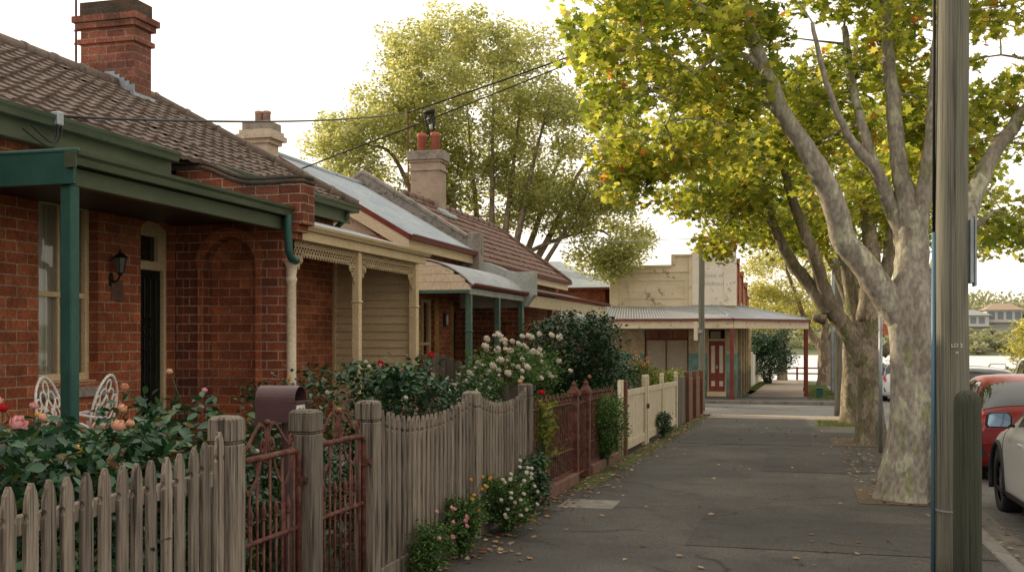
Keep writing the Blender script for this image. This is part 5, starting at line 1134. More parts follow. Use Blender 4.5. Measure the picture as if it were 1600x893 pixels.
def gate(label, ya, yb):
    t = thing('iron_gate', label, 'gate', (FXX, ya, 0), 'rusty scrolled iron garden gates')
    X = FXX; m = MB(); r = .011
    Y = lambda pts, rr=r: [(X, a, b) for a, b in pts]
    m.tube(Y([(ya+.02, .06), (ya+.02, 1.045)]), .014, 8)
    m.tube(Y([(ya+.0, 1.048), (yb-.07, 1.048), (yb-.035, 1.04), (yb-.012, 1.01), (yb-.005, .96), (yb-.005, .08)]), .016, 8)
    m.build('frame', M['rust'], t, True)
    for z in (.11, .625): MB().tube(Y([(ya+.02, z), (yb-.01, z)]), .013, 8).build('rail', M['rust'], t, True)
    n = 9
    for i in range(n):
        yy = ya+.05+(yb-ya-.08)*(i+.5)/n; m = MB()
        tall = i % 2 == 0; zt = 1.04 if tall else .76
        m.tube([(X, yy, .11), (X, yy, zt)], .0075, 6)
        if not tall: m.lathe([(.007,0),(.016,.008),(.007,.02),(.017,.04),(.012,.06),(.002,.10)], (X, yy, .72), 8)
        m.build('bar', M['rust'], t, True)
    m = MB(); cy = (ya+yb)/2-.02; hw = (yb-ya)/2-.06; st = .006
    def flat(pts, w=.014, th=.006):
        for p, q in zip(pts, pts[1:]): m.bar((X, p[0], p[1]), (X, q[0], q[1]), .018, th, (1,0,0))
    for s in (-1, 1):
        m = MB()                                       # ogee straps above the top rail, ending in curls
        pts = [(cy+s*hw, 1.06), (cy+s*hw*.62, 1.14), (cy+s*hw*.36, 1.205), (cy+s*hw*.22, 1.215), (cy+s*hw*.10, 1.19), (cy+s*.012, 1.10), (cy+s*.012, 1.06)]
        sp, _ = smooth_path([(a, b, 0) for a, b in pts], [1]*len(pts), 5); flat([(p.x, p.y) for p in sp])
        flat([(a, b) for a, b in spiral(cy+s*.052, 1.105, .034, 1.2, PI/2 if s > 0 else PI/2, s)])
        flat([(a, b) for a, b in spiral(cy+s*(hw-.005), 1.115, .034, 1.15, -PI/2, -s)])
        pts = [(cy+s*hw*.25, 1.03), (cy+s*hw*.40, .94), (cy+s*hw*.62, .88), (cy+s*hw*.66, .78), (cy+s*hw*.66, .64)]
        sp, _ = smooth_path([(a, b, 0) for a, b in pts], [1]*len(pts), 5); flat([(p.x, p.y) for p in sp])
        pts = [(cy+s*hw*.98, 1.03), (cy+s*hw*.88, .94), (cy+s*hw*.70, .88)]
        sp, _ = smooth_path([(a, b, 0) for a, b in pts], [1]*len(pts), 5); flat([(p.x, p.y) for p in sp])
        m.build('scroll', M['rust'], t)
    m = MB(); m.tube([(X, cy, 1.05), (X, cy, 1.21)], .008, 6); m.lathe([(.004,0),(.018,.008),(.022,.018),(.016,.03),(.004,.034)], (X, cy, 1.205), 10); m.build('finial', M['rust'], t, True)
    m = MB(); m.box(X-.02, X+.03, yb-.03, yb+.03, .86, .90); m.tube([(X+.03, yb, .88), (X+.05, yb, .88)], .018, 8); m.build('latch', M['rust'], t)
    return t
gate('scrolled rusty iron gate on the left, between the near picket fence and middle post', 4.60, 5.28)
gate('rusty iron gate with scrolls on the right, directly below the maroon letterbox', 5.44, 6.17)
# letterbox
lb = thing('letterbox', 'maroon metal letterbox with rounded top above the post between the iron gates', 'letterbox', (-2.9, 5.6, 1.2))
x0, x1, yc, z0, zs, rr = -3.05, -2.80, 5.60, 1.17, 1.30, .082
arc = [(yc-rr, z0), (yc-rr, zs)] + [(yc-rr*math.cos(PI*i/14), zs+rr*math.sin(PI*i/14)) for i in range(1, 14)] + [(yc+rr, zs), (yc+rr, z0)]
arc = [(a, b) for a, b in arc]
m = MB(); inner = [(yc+(a-yc)*.93, min(b, zs+(b-zs)*.93) if b > zs else b) for a, b in arc]
m.prism(arc + inner[::-1], x0, x1, 'x'); m.build('body', M['mbox'], lb)
m = MB(); m.prism(inner, x0+.0, x0+.004, 'x'); m.box(x0+.004, x1-.03, yc-rr*.92, yc+rr*.92, z0+.002, z0+.006); m.box(x1-.06, x1-.004, yc-rr*.92, yc+rr*.92, z0+.002, z0+.115); m.build('front_panel', M['mbox'], lb)
MB().box(x1-.06, x1+.018, yc-rr*1.02, yc+rr*1.02, z0+.118, z0+.124).build('flap', M['mbox'], lb, False, .001)
pl = MB().box(x1-.003, x1+.001, yc-.055, yc+.05, z0+.02, z0+.10).build('number_plate', M['white'], lb)
text("94", .075, (x1+.002, yc, z0+.033), (PI/2, 0, PI/2), M['mbox'], lb, 'number')
MB().tube([(-2.9, 5.6, .0), (-2.9, 5.6, 1.17)], .02, 8).build('stand', M['mbox'], lb)

# maroon iron fence
f3 = thing('iron_fence', 'low maroon iron fence with spear tops standing on a rendered plinth', 'fence', (FXX, 13, gz(13)), GFN)
def ironrun(ya, yb, step=.095):
    m = MB(); 
    for z in (.97, .42, .16): MB().bar((FXX, ya, gz(ya)+z), (FXX, yb, gz(yb)+z), .035, .012).build('rail', M['rust'], f3)
    y = ya+.03; i = 0
    while y < yb:
        g = gz(y); m = MB()
        if i % 2 == 0:
            m.tube([(FXX, y, g+.16), (FXX, y, g+1.02)], .009, 5); m.lathe([(.006,0),(.02,.008),(.006,.02),(.02,.045),(.013,.07),(.001,.11)], (FXX, y, g+1.0), 6)
        else:
            m.tube([(FXX, y, g+.16), (FXX, y, g+.98)], .008, 5); m.lathe([(.006,0),(.017,.008),(.006,.02),(.017,.04),(.001,.08)], (FXX, y, g+.50), 6); m.lathe([(.006,0),(.017,.01),(.001,.05)], (FXX, y, g+.98), 6)
        m.build('bar', M['rust'], f3); y += step; i += 1
    MB().add([(FXX-.1,ya,gz(ya)-.2),(FXX+.08,ya,gz(ya)-.2),(FXX+.08,yb,gz(yb)-.2),(FXX-.1,yb,gz(yb)-.2),(FXX-.1,ya,gz(ya)+.13),(FXX+.08,ya,gz(ya)+.13),(FXX+.08,yb,gz(yb)+.13),(FXX-.1,yb,gz(yb)+.13)],
       [(0,3,2,1),(4,5,6,7),(0,1,5,4),(1,2,6,5),(2,3,7,6),(3,0,4,7)]).build('plinth', M['plinth'], f3, False, .012)
M['plinth'] = weathered('reddish_render', (.15,.075,.055), (.23,.13,.10), (4,4,4), .9, .5, edge=((.12,.10,.085), 5, .6))
ironrun(10.32, 12.48); ironrun(13.42, 15.5)
for yy in (12.58, 13.32):
    g = gz(yy); m = MB(); m.box(FXX-.055, FXX+.055, yy-.055, yy+.055, g, g+1.05)
    m.box(FXX-.075, FXX+.075, yy-.075, yy+.075, g+1.051, g+1.09); m.lathe([(.085,0),(.05,.05),(.03,.08),(.035,.10),(.012,.13),(.002,.15)], (FXX, yy, g+1.09), 8)
    m.build('gate_post', M['rust'], f3, False, .004)
ig = thing('iron_gate', 'narrow maroon iron gate between two capped iron posts', 'gate', (FXX, 12.65, gz(12.6)))
g = gz(12.9); m = MB(); m.tube([(FXX, 12.66, g+.08), (FXX, 12.66, g+.95), (FXX, 13.24, g+.95), (FXX, 13.24, g+.08), (FXX, 12.66, g+.08)], .014, 6); m.build('frame', M['rust'], ig)
for i in range(5): MB().tube([(FXX, 12.75+i*.1, g+.08), (FXX, 12.75+i*.1, g+.98)], .008, 5).build('bar', M['rust'], ig)
# thin cream pipes and dark post
for yy, lab in ((15.72, 'thin cream pipe post at the end of the maroon fence, the nearer of two'), (15.98, 'thin cream pipe post next to the dark square post, the farther of two')):
    tag(MB().tube([(FXX+.03, yy, gz(yy)), (FXX+.03, yy, gz(yy)+1.18)], .024, 8).build('pipe_post', M['fencecream'], None, True), lab, 'post')
tag(MB().box(FXX-.06, FXX+.05, 16.3, 16.42, gz(16)-.1, gz(16)+1.15).build('timber_post', M['woodbrown'], None, False, .006), 'dark brown square post at the start of the cream fence', 'post')
# cream fence with gate
f4 = thing('boarded_fence', 'cream painted boarded fence with shaped tops and a gate, along the far footpath', 'fence', (FXX, 20, gz(20)), GFN)
def panel(ya, yb, name='panel'):
    m = MB(); n = max(1, int((yb-ya)/.30)); w = (yb-ya)/n
    for i in range(n):
        a = ya+i*w; b = a+w-.012; ga = gz(a)
        m.prism([(a, ga+.08), (b, ga+.08), (b, ga+.98), (a, ga+.98)], FXX-.01, FXX+.012, 'x')
    m.bar((FXX+.02, ya, gz(ya)+.96), (FXX+.02, yb, gz(yb)+.96), .03, .10); m.bar((FXX+.02, ya, gz(ya)+.14), (FXX+.02, yb, gz(yb)+.14), .03, .14)
    return m.build(name, M['fencecream'], f4, False, .004)
def cappost(y, h=1.22, w=.075):
    g = gz(y); m = MB(); pts = [(y-w, g-.05), (y+w, g-.05), (y+w, g+h-.10), (y+w*.8, g+h-.07), (y+w*.8, g+h-.04), (y+w*.45, g+h), (y-w*.45, g+h), (y-w*.8, g+h-.04), (y-w*.8, g+h-.07), (y-w, g+h-.10)]
    m.prism(pts, FXX-.03, FXX+.045, 'x'); m.build('post', M['fencecream'], f4, False, .006)
for a, b in ((16.55, 18.42), (18.9, 20.85), (21.05, 23.3)): panel(a, b)
for yy in (18.52, 18.80, 20.95, 23.4): cappost(yy)
MB().box(FXX+.046, FXX+.09, 18.55, 18.62, gz(18)+.62, gz(18)+.70).build('latch', M['rust'], f4)
# brown palings and posts to the corner
f5 = thing('paling_fence', 'red-brown paling fence with dark posts ending at the street corner', 'fence', (FXX, 26, gz(26)), GFN)
y = 23.6
random.seed(9)
while y < 29.1:
    g = gz(y); w = .125; h = (1.02 if y > 25.2 else 1.1) + random.uniform(-.02, .02)
    if y > 25.6 or int(y*8) % 3 != 9: MB().prism([(y, g), (y+w, g), (y+w, g+h-.02), (y+w*.5, g+h), (y, g+h-.02)], FXX, FXX+.02, 'x').build('paling', M['woodbrown'] if y > 25.4 else M['wood_dark'], f5, False, .003)
    y += w+.008
for yy in (25.45, 27.3, 29.2):
    g = gz(yy); MB().box(FXX-.03, FXX+.1, yy-.07, yy+.07, g-.1, g+1.2).build('post', M['woodbrown'], f5, False, .01)
# divider palings between the second and third gardens
f6 = thing('paling_fence', 'old dark grey paling divider between two gardens, its top curving down to the street', 'fence', (-4, 13.05, 0))
for i in range(17):
    x = -5.05 + i*.105; u = i/16; h = 1.56 - .55*max(0, (u-.25)/.75)**1.3 + random.uniform(-.008, .008)
    MB().prism([(x, gz(13)), (x+.098, gz(13)), (x+.098, gz(13)+h-.02), (x+.05, gz(13)+h), (x, gz(13)+h-.01)], 13.0, 13.02, 'y').build('paling', M['wood_dark'], f6, False, .002)
for z in (.4, 1.0): MB().box(-5.05, -3.25, 13.021, 13.06, z, z+.07).build('rail', M['wood_dark'], f6)
# white lace garden chairs on the verandah
def lace_chair(label, x, y, rz, lean=.0):
    t = thing('garden_chair', label, 'chair', (0,0,0), 'white cast metal garden chairs on the verandah')
    b = MB(); random.seed(3)
    # openwork back in the local XZ plane (y = back)
    out = [(0, .42), (-.17, .50), (-.23, .66), (-.20, .82), (-.11, .92), (0, .96), (.11, .92), (.20, .82), (.23, .66), (.17, .50), (0, .42)]
    sp, _ = smooth_path([(a, 0, c) for a, c in out], [1]*len(out), 4); b.tube([(p.x, .2+(p.z-.42)*.22, p.z) for p in sp], .012, 6)
    fr = b.build('back_frame', M['white'], t, True)
    b = MB()
    for (cx, cz, r) in ((0,.62,.075),(0,.62,.045),(-.11,.68,.06),(.11,.68,.06),(-.07,.80,.055),(.07,.80,.055),(0,.88,.045),(0,.74,.05),(-.12,.56,.045),(.12,.56,.045),(0,.50,.045),(-.16,.77,.035),(.16,.77,.035),(-.06,.70,.035),(.06,.70,.035)):
        b.tube([(cx+r*math.cos(k*PI/7), .2+(cz+r*math.sin(k*PI/7)-.42)*.22, cz+r*math.sin(k*PI/7)) for k in range(15)], .008, 5)
    b.build('back_lattice', M['white'], fr, True)
    s = MB(); s.tube([(.21*math.cos(k*PI/10), .21*math.sin(k*PI/10), .43) for k in range(21)], .012, 6)
    for r in (.05, .1, .15): s.tube([(r*math.cos(k*PI/8), r*math.sin(k*PI/8), .43) for k in range(17)], .008, 5)
    for k in range(8): s.bar((.03*math.cos(k*PI/4), .03*math.sin(k*PI/4), .43), (.21*math.cos(k*PI/4), .21*math.sin(k*PI/4), .43), .012, .008)
    s.build('seat', M['white'], t, True)
    for (sx, sy) in ((-1,-1),(1,-1),(-1,1),(1,1)):
        pts, rr = smooth_path([(sx*.15, sy*.15, .43), (sx*.17, sy*.17, .25), (sx*.19, sy*.19, .08), (sx*.23, sy*.23, .0)], [.013,.012,.011,.012], 4)
        MB().tube(pts, rr, 6).build('leg', M['white'], t, True)
    for sx in (-1, 1):
        pts, rr = smooth_path([(sx*.22, .26, .70), (sx*.27, .05, .66), (sx*.25, -.15, .62), (sx*.20, -.16, .45)], [.011]*4, 4); MB().tube(pts, rr, 6).build('armrest', M['white'], t, True)
    place(t, x, y, .42, rz); t.scale = (.82, .9, 1.0); return t
lace_chair('white lace-backed garden chair left of the green verandah post', -4.97, 6.5, R(102))
lace_chair('white lace-backed garden chair right of the green verandah post', -5.36, 6.92, R(-80))
# wall lamp
lp = thing('wall_lantern', 'black coach lantern on the brick wall beside the dark front door', 'wall lamp', (FX, 7.95, 2.2))
x, y, z = FX+.13, 7.95, 2.26
M['lampglass'] = glassy('lantern_glass', (.10,.10,.08), .1)
MB().lathe([(.045,0),(.075,.16),(.075,.165)], (x, y, z-.02), 6).build('glass', M['lampglass'], lp)
m = MB()
for k in range(6):
    a = k*PI/3; m.bar((x+.046*math.cos(a), y+.046*math.sin(a), z-.02), (x+.077*math.cos(a), y+.077*math.sin(a), z+.145), .009, .009)
m.lathe([(.09,.145),(.085,.16),(.04,.20),(.018,.215),(.02,.23),(.004,.26)], (x, y, z), 12); m.lathe([(.004,-.07),(.02,-.05),(.03,-.03),(.05,-.02)], (x, y, z), 10)
m.build('cage', M['black'], lp)
pts, rr = smooth_path([(FX+.01, y, z-.10), (FX+.05, y, z-.13), (FX+.10, y, z-.10), (x, y, z-.05)], [.012]*4, 4)
m = MB(); m.tube(pts, rr, 6); m.prism([(y-.03, z-.18), (y+.03, z-.18), (y+.04, z-.08), (y+.02, z-.02), (y-.02, z-.02), (y-.04, z-.08)], FX+.001, FX+.015, 'x'); m.build('bracket', M['black'], lp); lp.scale = (.74, .74, .74)
wl = thing('wall_lamp', 'small modern wall lamp between the quoined window and door of the iron-roofed cottage', 'wall lamp', (FX, 16.85, 1.9))
MB().box(FX+.001, FX+.04, 16.82, 16.9, 1.86, 2.1).build('backplate', M['black'], wl, False, .01); MB().tube([(FX+.06, 16.86, 1.9), (FX+.06, 16.86, 2.06)], .02, 8).build('shade', M['white'], wl, True)

# ================================================================== POLES, SIGNS, CABLES
def pole(label, x, y, r0, r1, h, mat=None, name='power_pole', cat='pole', base=None):
    g = gz(y) if base is None else base; t = thing(name, label, cat, (x, y, g))
    m = MB(); n = 26; pts = [(x + .006*math.sin(i*.7), y, g-.1+(h+.1)*i/n) for i in range(n+1)]; m.tube(pts, [r0+(r1-r0)*i/n for i in range(n+1)], 18, wob=.03)
    m.build('shaft', mat or M['pole'], t, True); return t
p = pole('tall weathered timber power pole at the right with a blue conduit up its side', .97, 7.5, .112, .082, 9.0)
m = MB(); vx, vy = -.1185, -.012
m.tube([(.97+vx*1.02, 7.5+vy, 0), (.97+vx*1.0, 7.5+vy, 1.2), (.97+vx*.97, 7.5+vy, 2.36)], .013, 8); m.build('conduit', M['blue'], p, True)
m = MB(); m.tube([(.97+vx*.97, 7.5+vy, 2.36), (.97+vx*.95, 7.5+vy, 3.6), (.97+vx*.88, 7.5+vy, 8.8)], .010, 6); m.build('cable', M['wire'], p, True)
MB().lathe([(.115,0),(.115,.012)], (.975, 7.5, .52), 18).build('strap', M['steel'], p)
m = MB(); m.box(1.075, 1.10, 7.46, 7.56, 2.02, 2.44); m.box(1.101, 1.115, 7.45, 7.57, 2.0, 2.46); m.build('cable_guard', M['steel'], p, False, .003)
m = MB(); m.box(1.02, 1.07, 7.39, 7.394, 2.0, 2.01)
# stencilled marks low on the shaft
tp = MB()
text("LD 2", .035, (.985, 7.386, 1.60), (PI/2, 0, -.05), M['white'], p, 'pole_number'); text("=", .04, (.985, 7.386, 1.55), (PI/2, 0, -.05), M['white'], p, 'pole_number')
b = thing('timber_bollard', 'round-topped mossy timber bollard in front of the tall pole', 'bollard', (1.0, 7.08, 0))
m = MB(); m.lathe([(.084,-.1),(.084,.3),(.082,.8),(.081,1.25),(.078,1.285),(.066,1.31),(.045,1.328),(.015,1.335)], (1.005, 7.08, 0), 24)
m.build('shaft', M['bollard'], b, True); MB().box(.985, 1.0, 6.99, 7.0, .15, .7).build('crack', M['black'], b) if False else None
p = pole('slim timber pole with a white sign plate between the brown fence and shop door', -2.93, 33.0, .10, .085, 5.35, mat=M['pole'])
MB().box(-3.16, -3.04, 32.9, 32.93, 1.62, 2.20).build('sign_plate', M['creamw'], p, False, .004)
MB().box(-3.04, -2.9, 32.88, 32.94, 1.85, 1.95).build('bracket', M['steel'], p)
p = pole('plain timber pole at the street corner catching the low sun on its left edge', 1.03, 30.3, .125, .105, 6.6, mat=M['pole'])
p = pole('slim galvanised lamp column across the street with a small notice fixed to it', 1.35, 47.0, .10, .07, 7.0, mat=M['steel'], name='lamp_column')
MB().box(1.44, 1.72, 46.8, 47.1, gz(47), 2.0).build('service_box', M['steel'], p, False, .01)
nb = MB().box(1.46, 1.68, 46.78, 46.795, 1.35, 1.85).build('notice', M['white'], p)
MB().box(1.52, 1.62, 46.77, 46.775, 1.55, 1.72).build('symbol', M['black'], nb)
# kerb sign post
s = thing('sign_post', 'galvanised sign post at the kerb with a small orange-red sign seen from the side', 'street sign', (1.25, 17.96, gz(18)))
MB().tube([(1.25, 17.96, gz(18)), (1.25, 17.96, 2.18)], .03, 10).build('post', M['steel'], s, True)
M['signred'] = weathered('faded_red_sign', (.50,.16,.10), (.62,.25,.16), (9,9,9), .6, .1)
MB().box(1.275, 1.40, 17.90, 17.915, 1.72, 2.12).build('sign_plate', M['signred'], s, False, .004)
MB().box(1.285, 1.39, 17.896, 17.8995, 2.0, 2.04).box(1.285, 1.36, 17.896, 17.8995, 1.9, 1.93).build('sign_marks', M['white'], s)
MB().box(1.2,1.3,17.94,17.98,1.8,1.82).build('bracket', M['steel'], s)
t = thing('utility_pillar', 'small dark green utility pillar at the foot of the last canopy post', 'pillar', (.75, 43.6, gz(43.6)))
MB().box(.62, .88, 43.5, 43.74, gz(43.6), gz(43.6)+.34).build('body', M['green'], t, False, .02); MB().box(.60, .90, 43.48, 43.76, gz(43.6)+.341, gz(43.6)+.38).build('lid', M['green'], t, False, .01)
def cable(label, a, b, sag, r=.012, n=24, mat=None, jit=0):
    a = Vector(a); b = Vector(b); pts = [a.lerp(b, i/n) - Vector((0,0,4*sag*(i/n)*(1-i/n))) for i in range(n+1)]
    o = MB().tube(pts, r, 6).build('cable', mat or M['wire'], None, True); tag(o, label, 'cable'); return o
cable('black service cable from the near roof gutter to the mast by the grey chimney', (-5.50, 6.9, 3.36), (-7.74, 20.3, 6.29), .10)
cable('thick black cable rising from the mast toward the top right of the view', (-7.74, 20.3, 6.29), (2.9, 21.55, 9.9), .12, .017)
cable('thin black cable from the gable of the iron-roofed cottage up to the right', (-7.35, 14.55, 4.2), (2.3, 21.3, 9.8), .12, .011)
cable('thin grey cable crossing the sky above the corner shop', (-9.0, 38, 5.2), (30, 62, 9.5), .5, .012, mat=M['steel'])
ms = thing('aerial_mast', 'thin aerial mast beside the grey chimney with two red pots, holding the cables', 'mast', (-7.74, 20.3, 3.9))
m = MB(); m.tube([(-7.74, 20.3, 3.9), (-7.74, 20.3, 6.32)], .016, 6); m.build('rod', M['rust'], ms)
jn = thing('cable_junction', 'black bunch of insulators and looped cables hanging above the red chimney pots', 'cable junction', (-7.12, 19.9, 5.8))
m = MB(); random.seed(4)
jx, jy, jz = -7.12, 19.9, 6.20
m.tube([(jx-.13, jy, jz-.02), (jx+.1, jy, jz)], .05, 8)
for k in range(6):
    a = (jx-.12+k*.045, jy+random.uniform(-.04,.04), jz-.03); e = (jx+random.uniform(-.05,.10), jy, 5.72+random.uniform(-.02,.12))
    pts, rr = smooth_path([a, (jx+random.uniform(-.12,.12), jy+random.uniform(-.05,.05), 6.02), e], [.014,.018,.014], 5); m.tube(pts, rr, 6)
m.build('looped_cables', M['wire'], jn, True)
m = MB(); m.lathe([(.02,0),(.045,.03),(.03,.06),(.045,.09),(.02,.13)], (jx+.03, jy, 5.82), 10); m.lathe([(.02,0),(.045,.03),(.03,.06),(.02,.10)], (jx-.04, jy, 5.98), 10); m.build('insulators', M['steel'], jn, True)
# service bracket on the near gutter
sb = thing('service_bracket', 'cable bracket with black loops fixed to the green gutter of the nearest roof', 'bracket', (-5.5, 6.9, 3.3))
MB().box(-5.53, -5.46, 6.86, 6.93, 3.29, 3.39).build('clamp', M['steel'], sb, False, .006)
m = MB()
for (a, b) in (((-5.48, 6.88, 3.36), (-5.50, 6.62, 3.24)), ((-5.48, 6.92, 3.33), (-5.52, 6.55, 3.2))):
    mid = (a[0]+.02, (a[1]+b[1])/2+.02, 3.10 if b[1] < 6.6 else 3.14); pts, rr = smooth_path([a, (a[0], a[1]-.01, 3.2), mid, b], [.008]*4, 6); m.tube(pts, rr, 6)
m.build('loops', M['wire'], sb, True)

# ================================================================== CARS
def interp(P, s):                                     # catmull-rom over a list
    n = len(P)-1; s = max(0, min(n-1e-6, s)); i = int(s); t = s-i
    p0 = P[max(i-1, 0)]; p1 = P[i]; p2 = P[i+1]; p3 = P[min(i+2, n)]
    return .5*((2*p1) + (p2-p0)*t + (2*p0-5*p1+4*p2-p3)*t*t + (3*p1-p0-3*p2+p3)*t**3)
def make_car(label, cat_name, L, Wd, H, paint, x, y, rz, kind='hatch', rails=False, name='parked_car', group='cars parked along the street', zr=None, full=True):
    """built along +Y, rear at y=0, wheels on z=0"""
    w = Wd/2; wr = w*.70
    # stations: y, half-width factor, bottom, belt z, top z (centre), cabin roof half width or None
    if kind == 'suv':   rear = [(0.0,.90,.42,.78,.86,.82), (.05,.97,.30,.95,1.02,.80), (.16,1,.24,1.0,1.30*H/1.6,.76), (.42,1,.22,1.02,1.55*H/1.6,.74)]
    else:               rear = [(0.0,.88,.40,.72,.80,.82), (.06,.97,.28,.92,.98,.80), (.28,1,.22,.96,1.16*H/1.45,.76), (.75,1,.20,.95,1.38*H/1.45,.72)]
    beltm = .98 if kind == 'suv' else .92; hood = .98 if kind == 'suv' else .90
    st = rear + [(L*.30,1,.20,beltm,H,.72), (L*.45,1,.20,beltm-.01,H*1.0,.72), (L*.56,1,.20,beltm-.02,H*.955,.71), (L*.645,1,.20,beltm-.03,(H+hood)*.5+.03,.74), (L*.73,1,.20,beltm-.04,hood+.03,.80),
              (L*.80,.995,.20,beltm-.08,hood-.02,.80), (L*.90,.97,.22,beltm-.16,hood-.09,.78), (L*.97,.90,.26,.62,hood-.24,.76), (L,.80,.34,.50,.56,.72)]
    rows = []
    for (yy, k, zb, zbelt, zt, wrk) in st:
        W_ = w*k; a = []
        a += [(W_*.72, zb), (W_*.95, zb+.04), (W_*.995, zb+.16), (W_*1.0, (zb+zbelt)*.5), (W_*.985, zbelt-.10), (W_*.93, zbelt)]
        wt = W_*wrk; zr_ = zt-.07 if zt > zbelt+.2 else zbelt+(zt-zbelt)*.55
        a += [((W_*.93+wt)*.5+.02, (zbelt+zr_)*.5), (wt, zr_), (wt*.62, zt-.012), (0, zt)]
        rows.append([np.array((p[0], yy, p[1])) for p in a])
    NS = len(rows)-1; NT = len(rows[0])-1
    def S(s, t, off=0, side=1):
        col = [interp([r[j] for r in rows], s) for j in range(NT+1)]; p = interp(col, t)
        if off:
            ds = interp([interp([r[j] for r in rows], min(s+.05, NS)) for j in range(NT+1)], t) - interp([interp([r[j] for r in rows], max(s-.05, 0)) for j in range(NT+1)], t)
            dt = interp(col, min(t+.05, NT)) - interp(col, max(t-.05, 0)); n = np.cross(ds, dt)
            if np.linalg.norm(n) > 1e-9:
                n /= np.linalg.norm(n)
                c = p - np.array((0, L/2, .6)); 
                if n @ c < 0: n = -n
                p = p + n*off
        return (p[0]*side, p[1], p[2])
    ns, nt = 5*NS, 4*NT; V = []; F = []
    for side in (1, -1):
        b = len(V)
        for i in range(ns+1):
            for j in range(nt+1): V.append(S(i/5, j/4, 0, side))
        for i in range(ns):
            for j in range(nt):
                q = (b+i*(nt+1)+j, b+(i+1)*(nt+1)+j, b+(i+1)*(nt+1)+j+1, b+i*(nt+1)+j+1); F.append(q if side > 0 else q[::-1])
    bm = bmesh.new(); vs = [bm.verts.new(v) for v in V]; [bm.faces.new([vs[i] for i in f]) for f in F]
    # underside + end caps
    B = (ns+1)*(nt+1)
    for i in range(ns): bm.faces.new((vs[i*(nt+1)], vs[B+i*(nt+1)], vs[B+(i+1)*(nt+1)], vs[(i+1)*(nt+1)]))
    bm.faces.new([vs[j] for j in range(nt+1)] + [vs[B+j] for j in range(nt-1, -1, -1)])
    e = ns*(nt+1); bm.faces.new(([vs[e+j] for j in range(nt+1)] + [vs[B+e+j] for j in range(nt-1, -1, -1)])[::-1])
    bmesh.ops.remove_doubles(bm, verts=bm.verts, dist=1e-4); bmesh.ops.recalc_face_normals(bm, faces=bm.faces)
    wy = [L*.19, L*.80]; wrad = .33 if kind != 'suv' else .355
    # cut the wheel arches
    me = bpy.data.meshes.new('body'); bm.to_mesh(me); bm.free(); body = bpy.data.objects.new('body', me); COL.objects.link(body)
    cut = MB()
    for yy in wy:
        for s in (-1, 1):
            t = MB(); t.tube([(s*w*.55, yy, wrad+.02), (s*(w+.2), yy, wrad+.02)], wrad+.055, 28); cut.add(t.v, t.f)
    co = cut.build('cutter', None); bo = body.modifiers.new('b', 'BOOLEAN'); bo.operation = 'DIFFERENCE'; bo.object = co; bo.solver = 'EXACT'
    dg = bpy.context.evaluated_depsgraph_get(); me2 = bpy.data.meshes.new_from_object(body.evaluated_get(dg)); bpy.data.objects.remove(body); bpy.data.objects.remove(co)
    root = thing(name, label, cat_name, (0,0,0), group)
    me2.materials.clear(); me2.materials.append(paint); me2.name = 'body'; link('body', me2, None, root, False)
    for p in me2.polygons: p.use_smooth = True
    try: me2.set_sharp_from_angle(angle=R(35))
    except Exception: pass
    def patch(nm, s0, s1, t0, t1, mat, off=.006, sides=(1,-1), n=12, parent=root, sep=False, taper=None):
        mbs = []
        m = MB()
        for sd in sides:
            b = len(m.v)
            for i in range(n+1):
                for j in range(n+1):
                    u, v = i/n, j/n; ss = s0+(s1-s0)*u; tt = t0+(t1-t0)*v
                    if taper: ss = taper(u, v)
                    m.v.append(S(ss, tt, off, sd))
            for i in range(n):
                for j in range(n):
                    q = (b+i*(n+1)+j, b+(i+1)*(n+1)+j, b+(i+1)*(n+1)+j+1, b+i*(n+1)+j+1); m.f.append(q if sd > 0 else q[::-1])
            if sep: m.build(nm, mat, parent, True); m = MB()
        if not sep: m.build(nm, mat, parent, True)
    rs = (1.55, 2.9) if kind == 'suv' else (1.5, 2.85)
    patch('rear_window', rs[0], rs[1], 6.2, 9, M['carglass'])
    patch('windscreen', 6.25, 7.85, 6.0, 9, M['carglass'])
    for (sa, sb) in ((3.35, 4.55), (4.65, 6.2)):
        patch('side_window', sa, sb, 5.25, 6.85, M['carglass'], sep=True, taper=(lambda u, v, a=sa, b=sb: a+(b-a)*u + ((1-v)*.55*u if b > 6 else 0) - ((1-v)*.25*(1-u) if a < 3.5 else 0)))
    patch('tail_light', .35, 1.95, 4.3, 6.3, M['tail'], .012, sep=True)
    patch('headlight', 10.2, 11.3, 4.0, 5.0, M['glass_lite'], .008, sep=True)
    patch('bumper_trim', -.0, .5, 1.0, 2.6, M['plastic'], .012)
    patch('sill_trim', 3.0, 9.0, .6, 1.7, M['plastic'], .014)
    MB().box(-.24, .24, -.022, -.006, .60, .71).build('number_plate', M['plate'], root)
    MB().box(-w*.8, w*.8, -.018, .02, .40, .425).build('chrome_strip', M['plate'], root, False, .004)
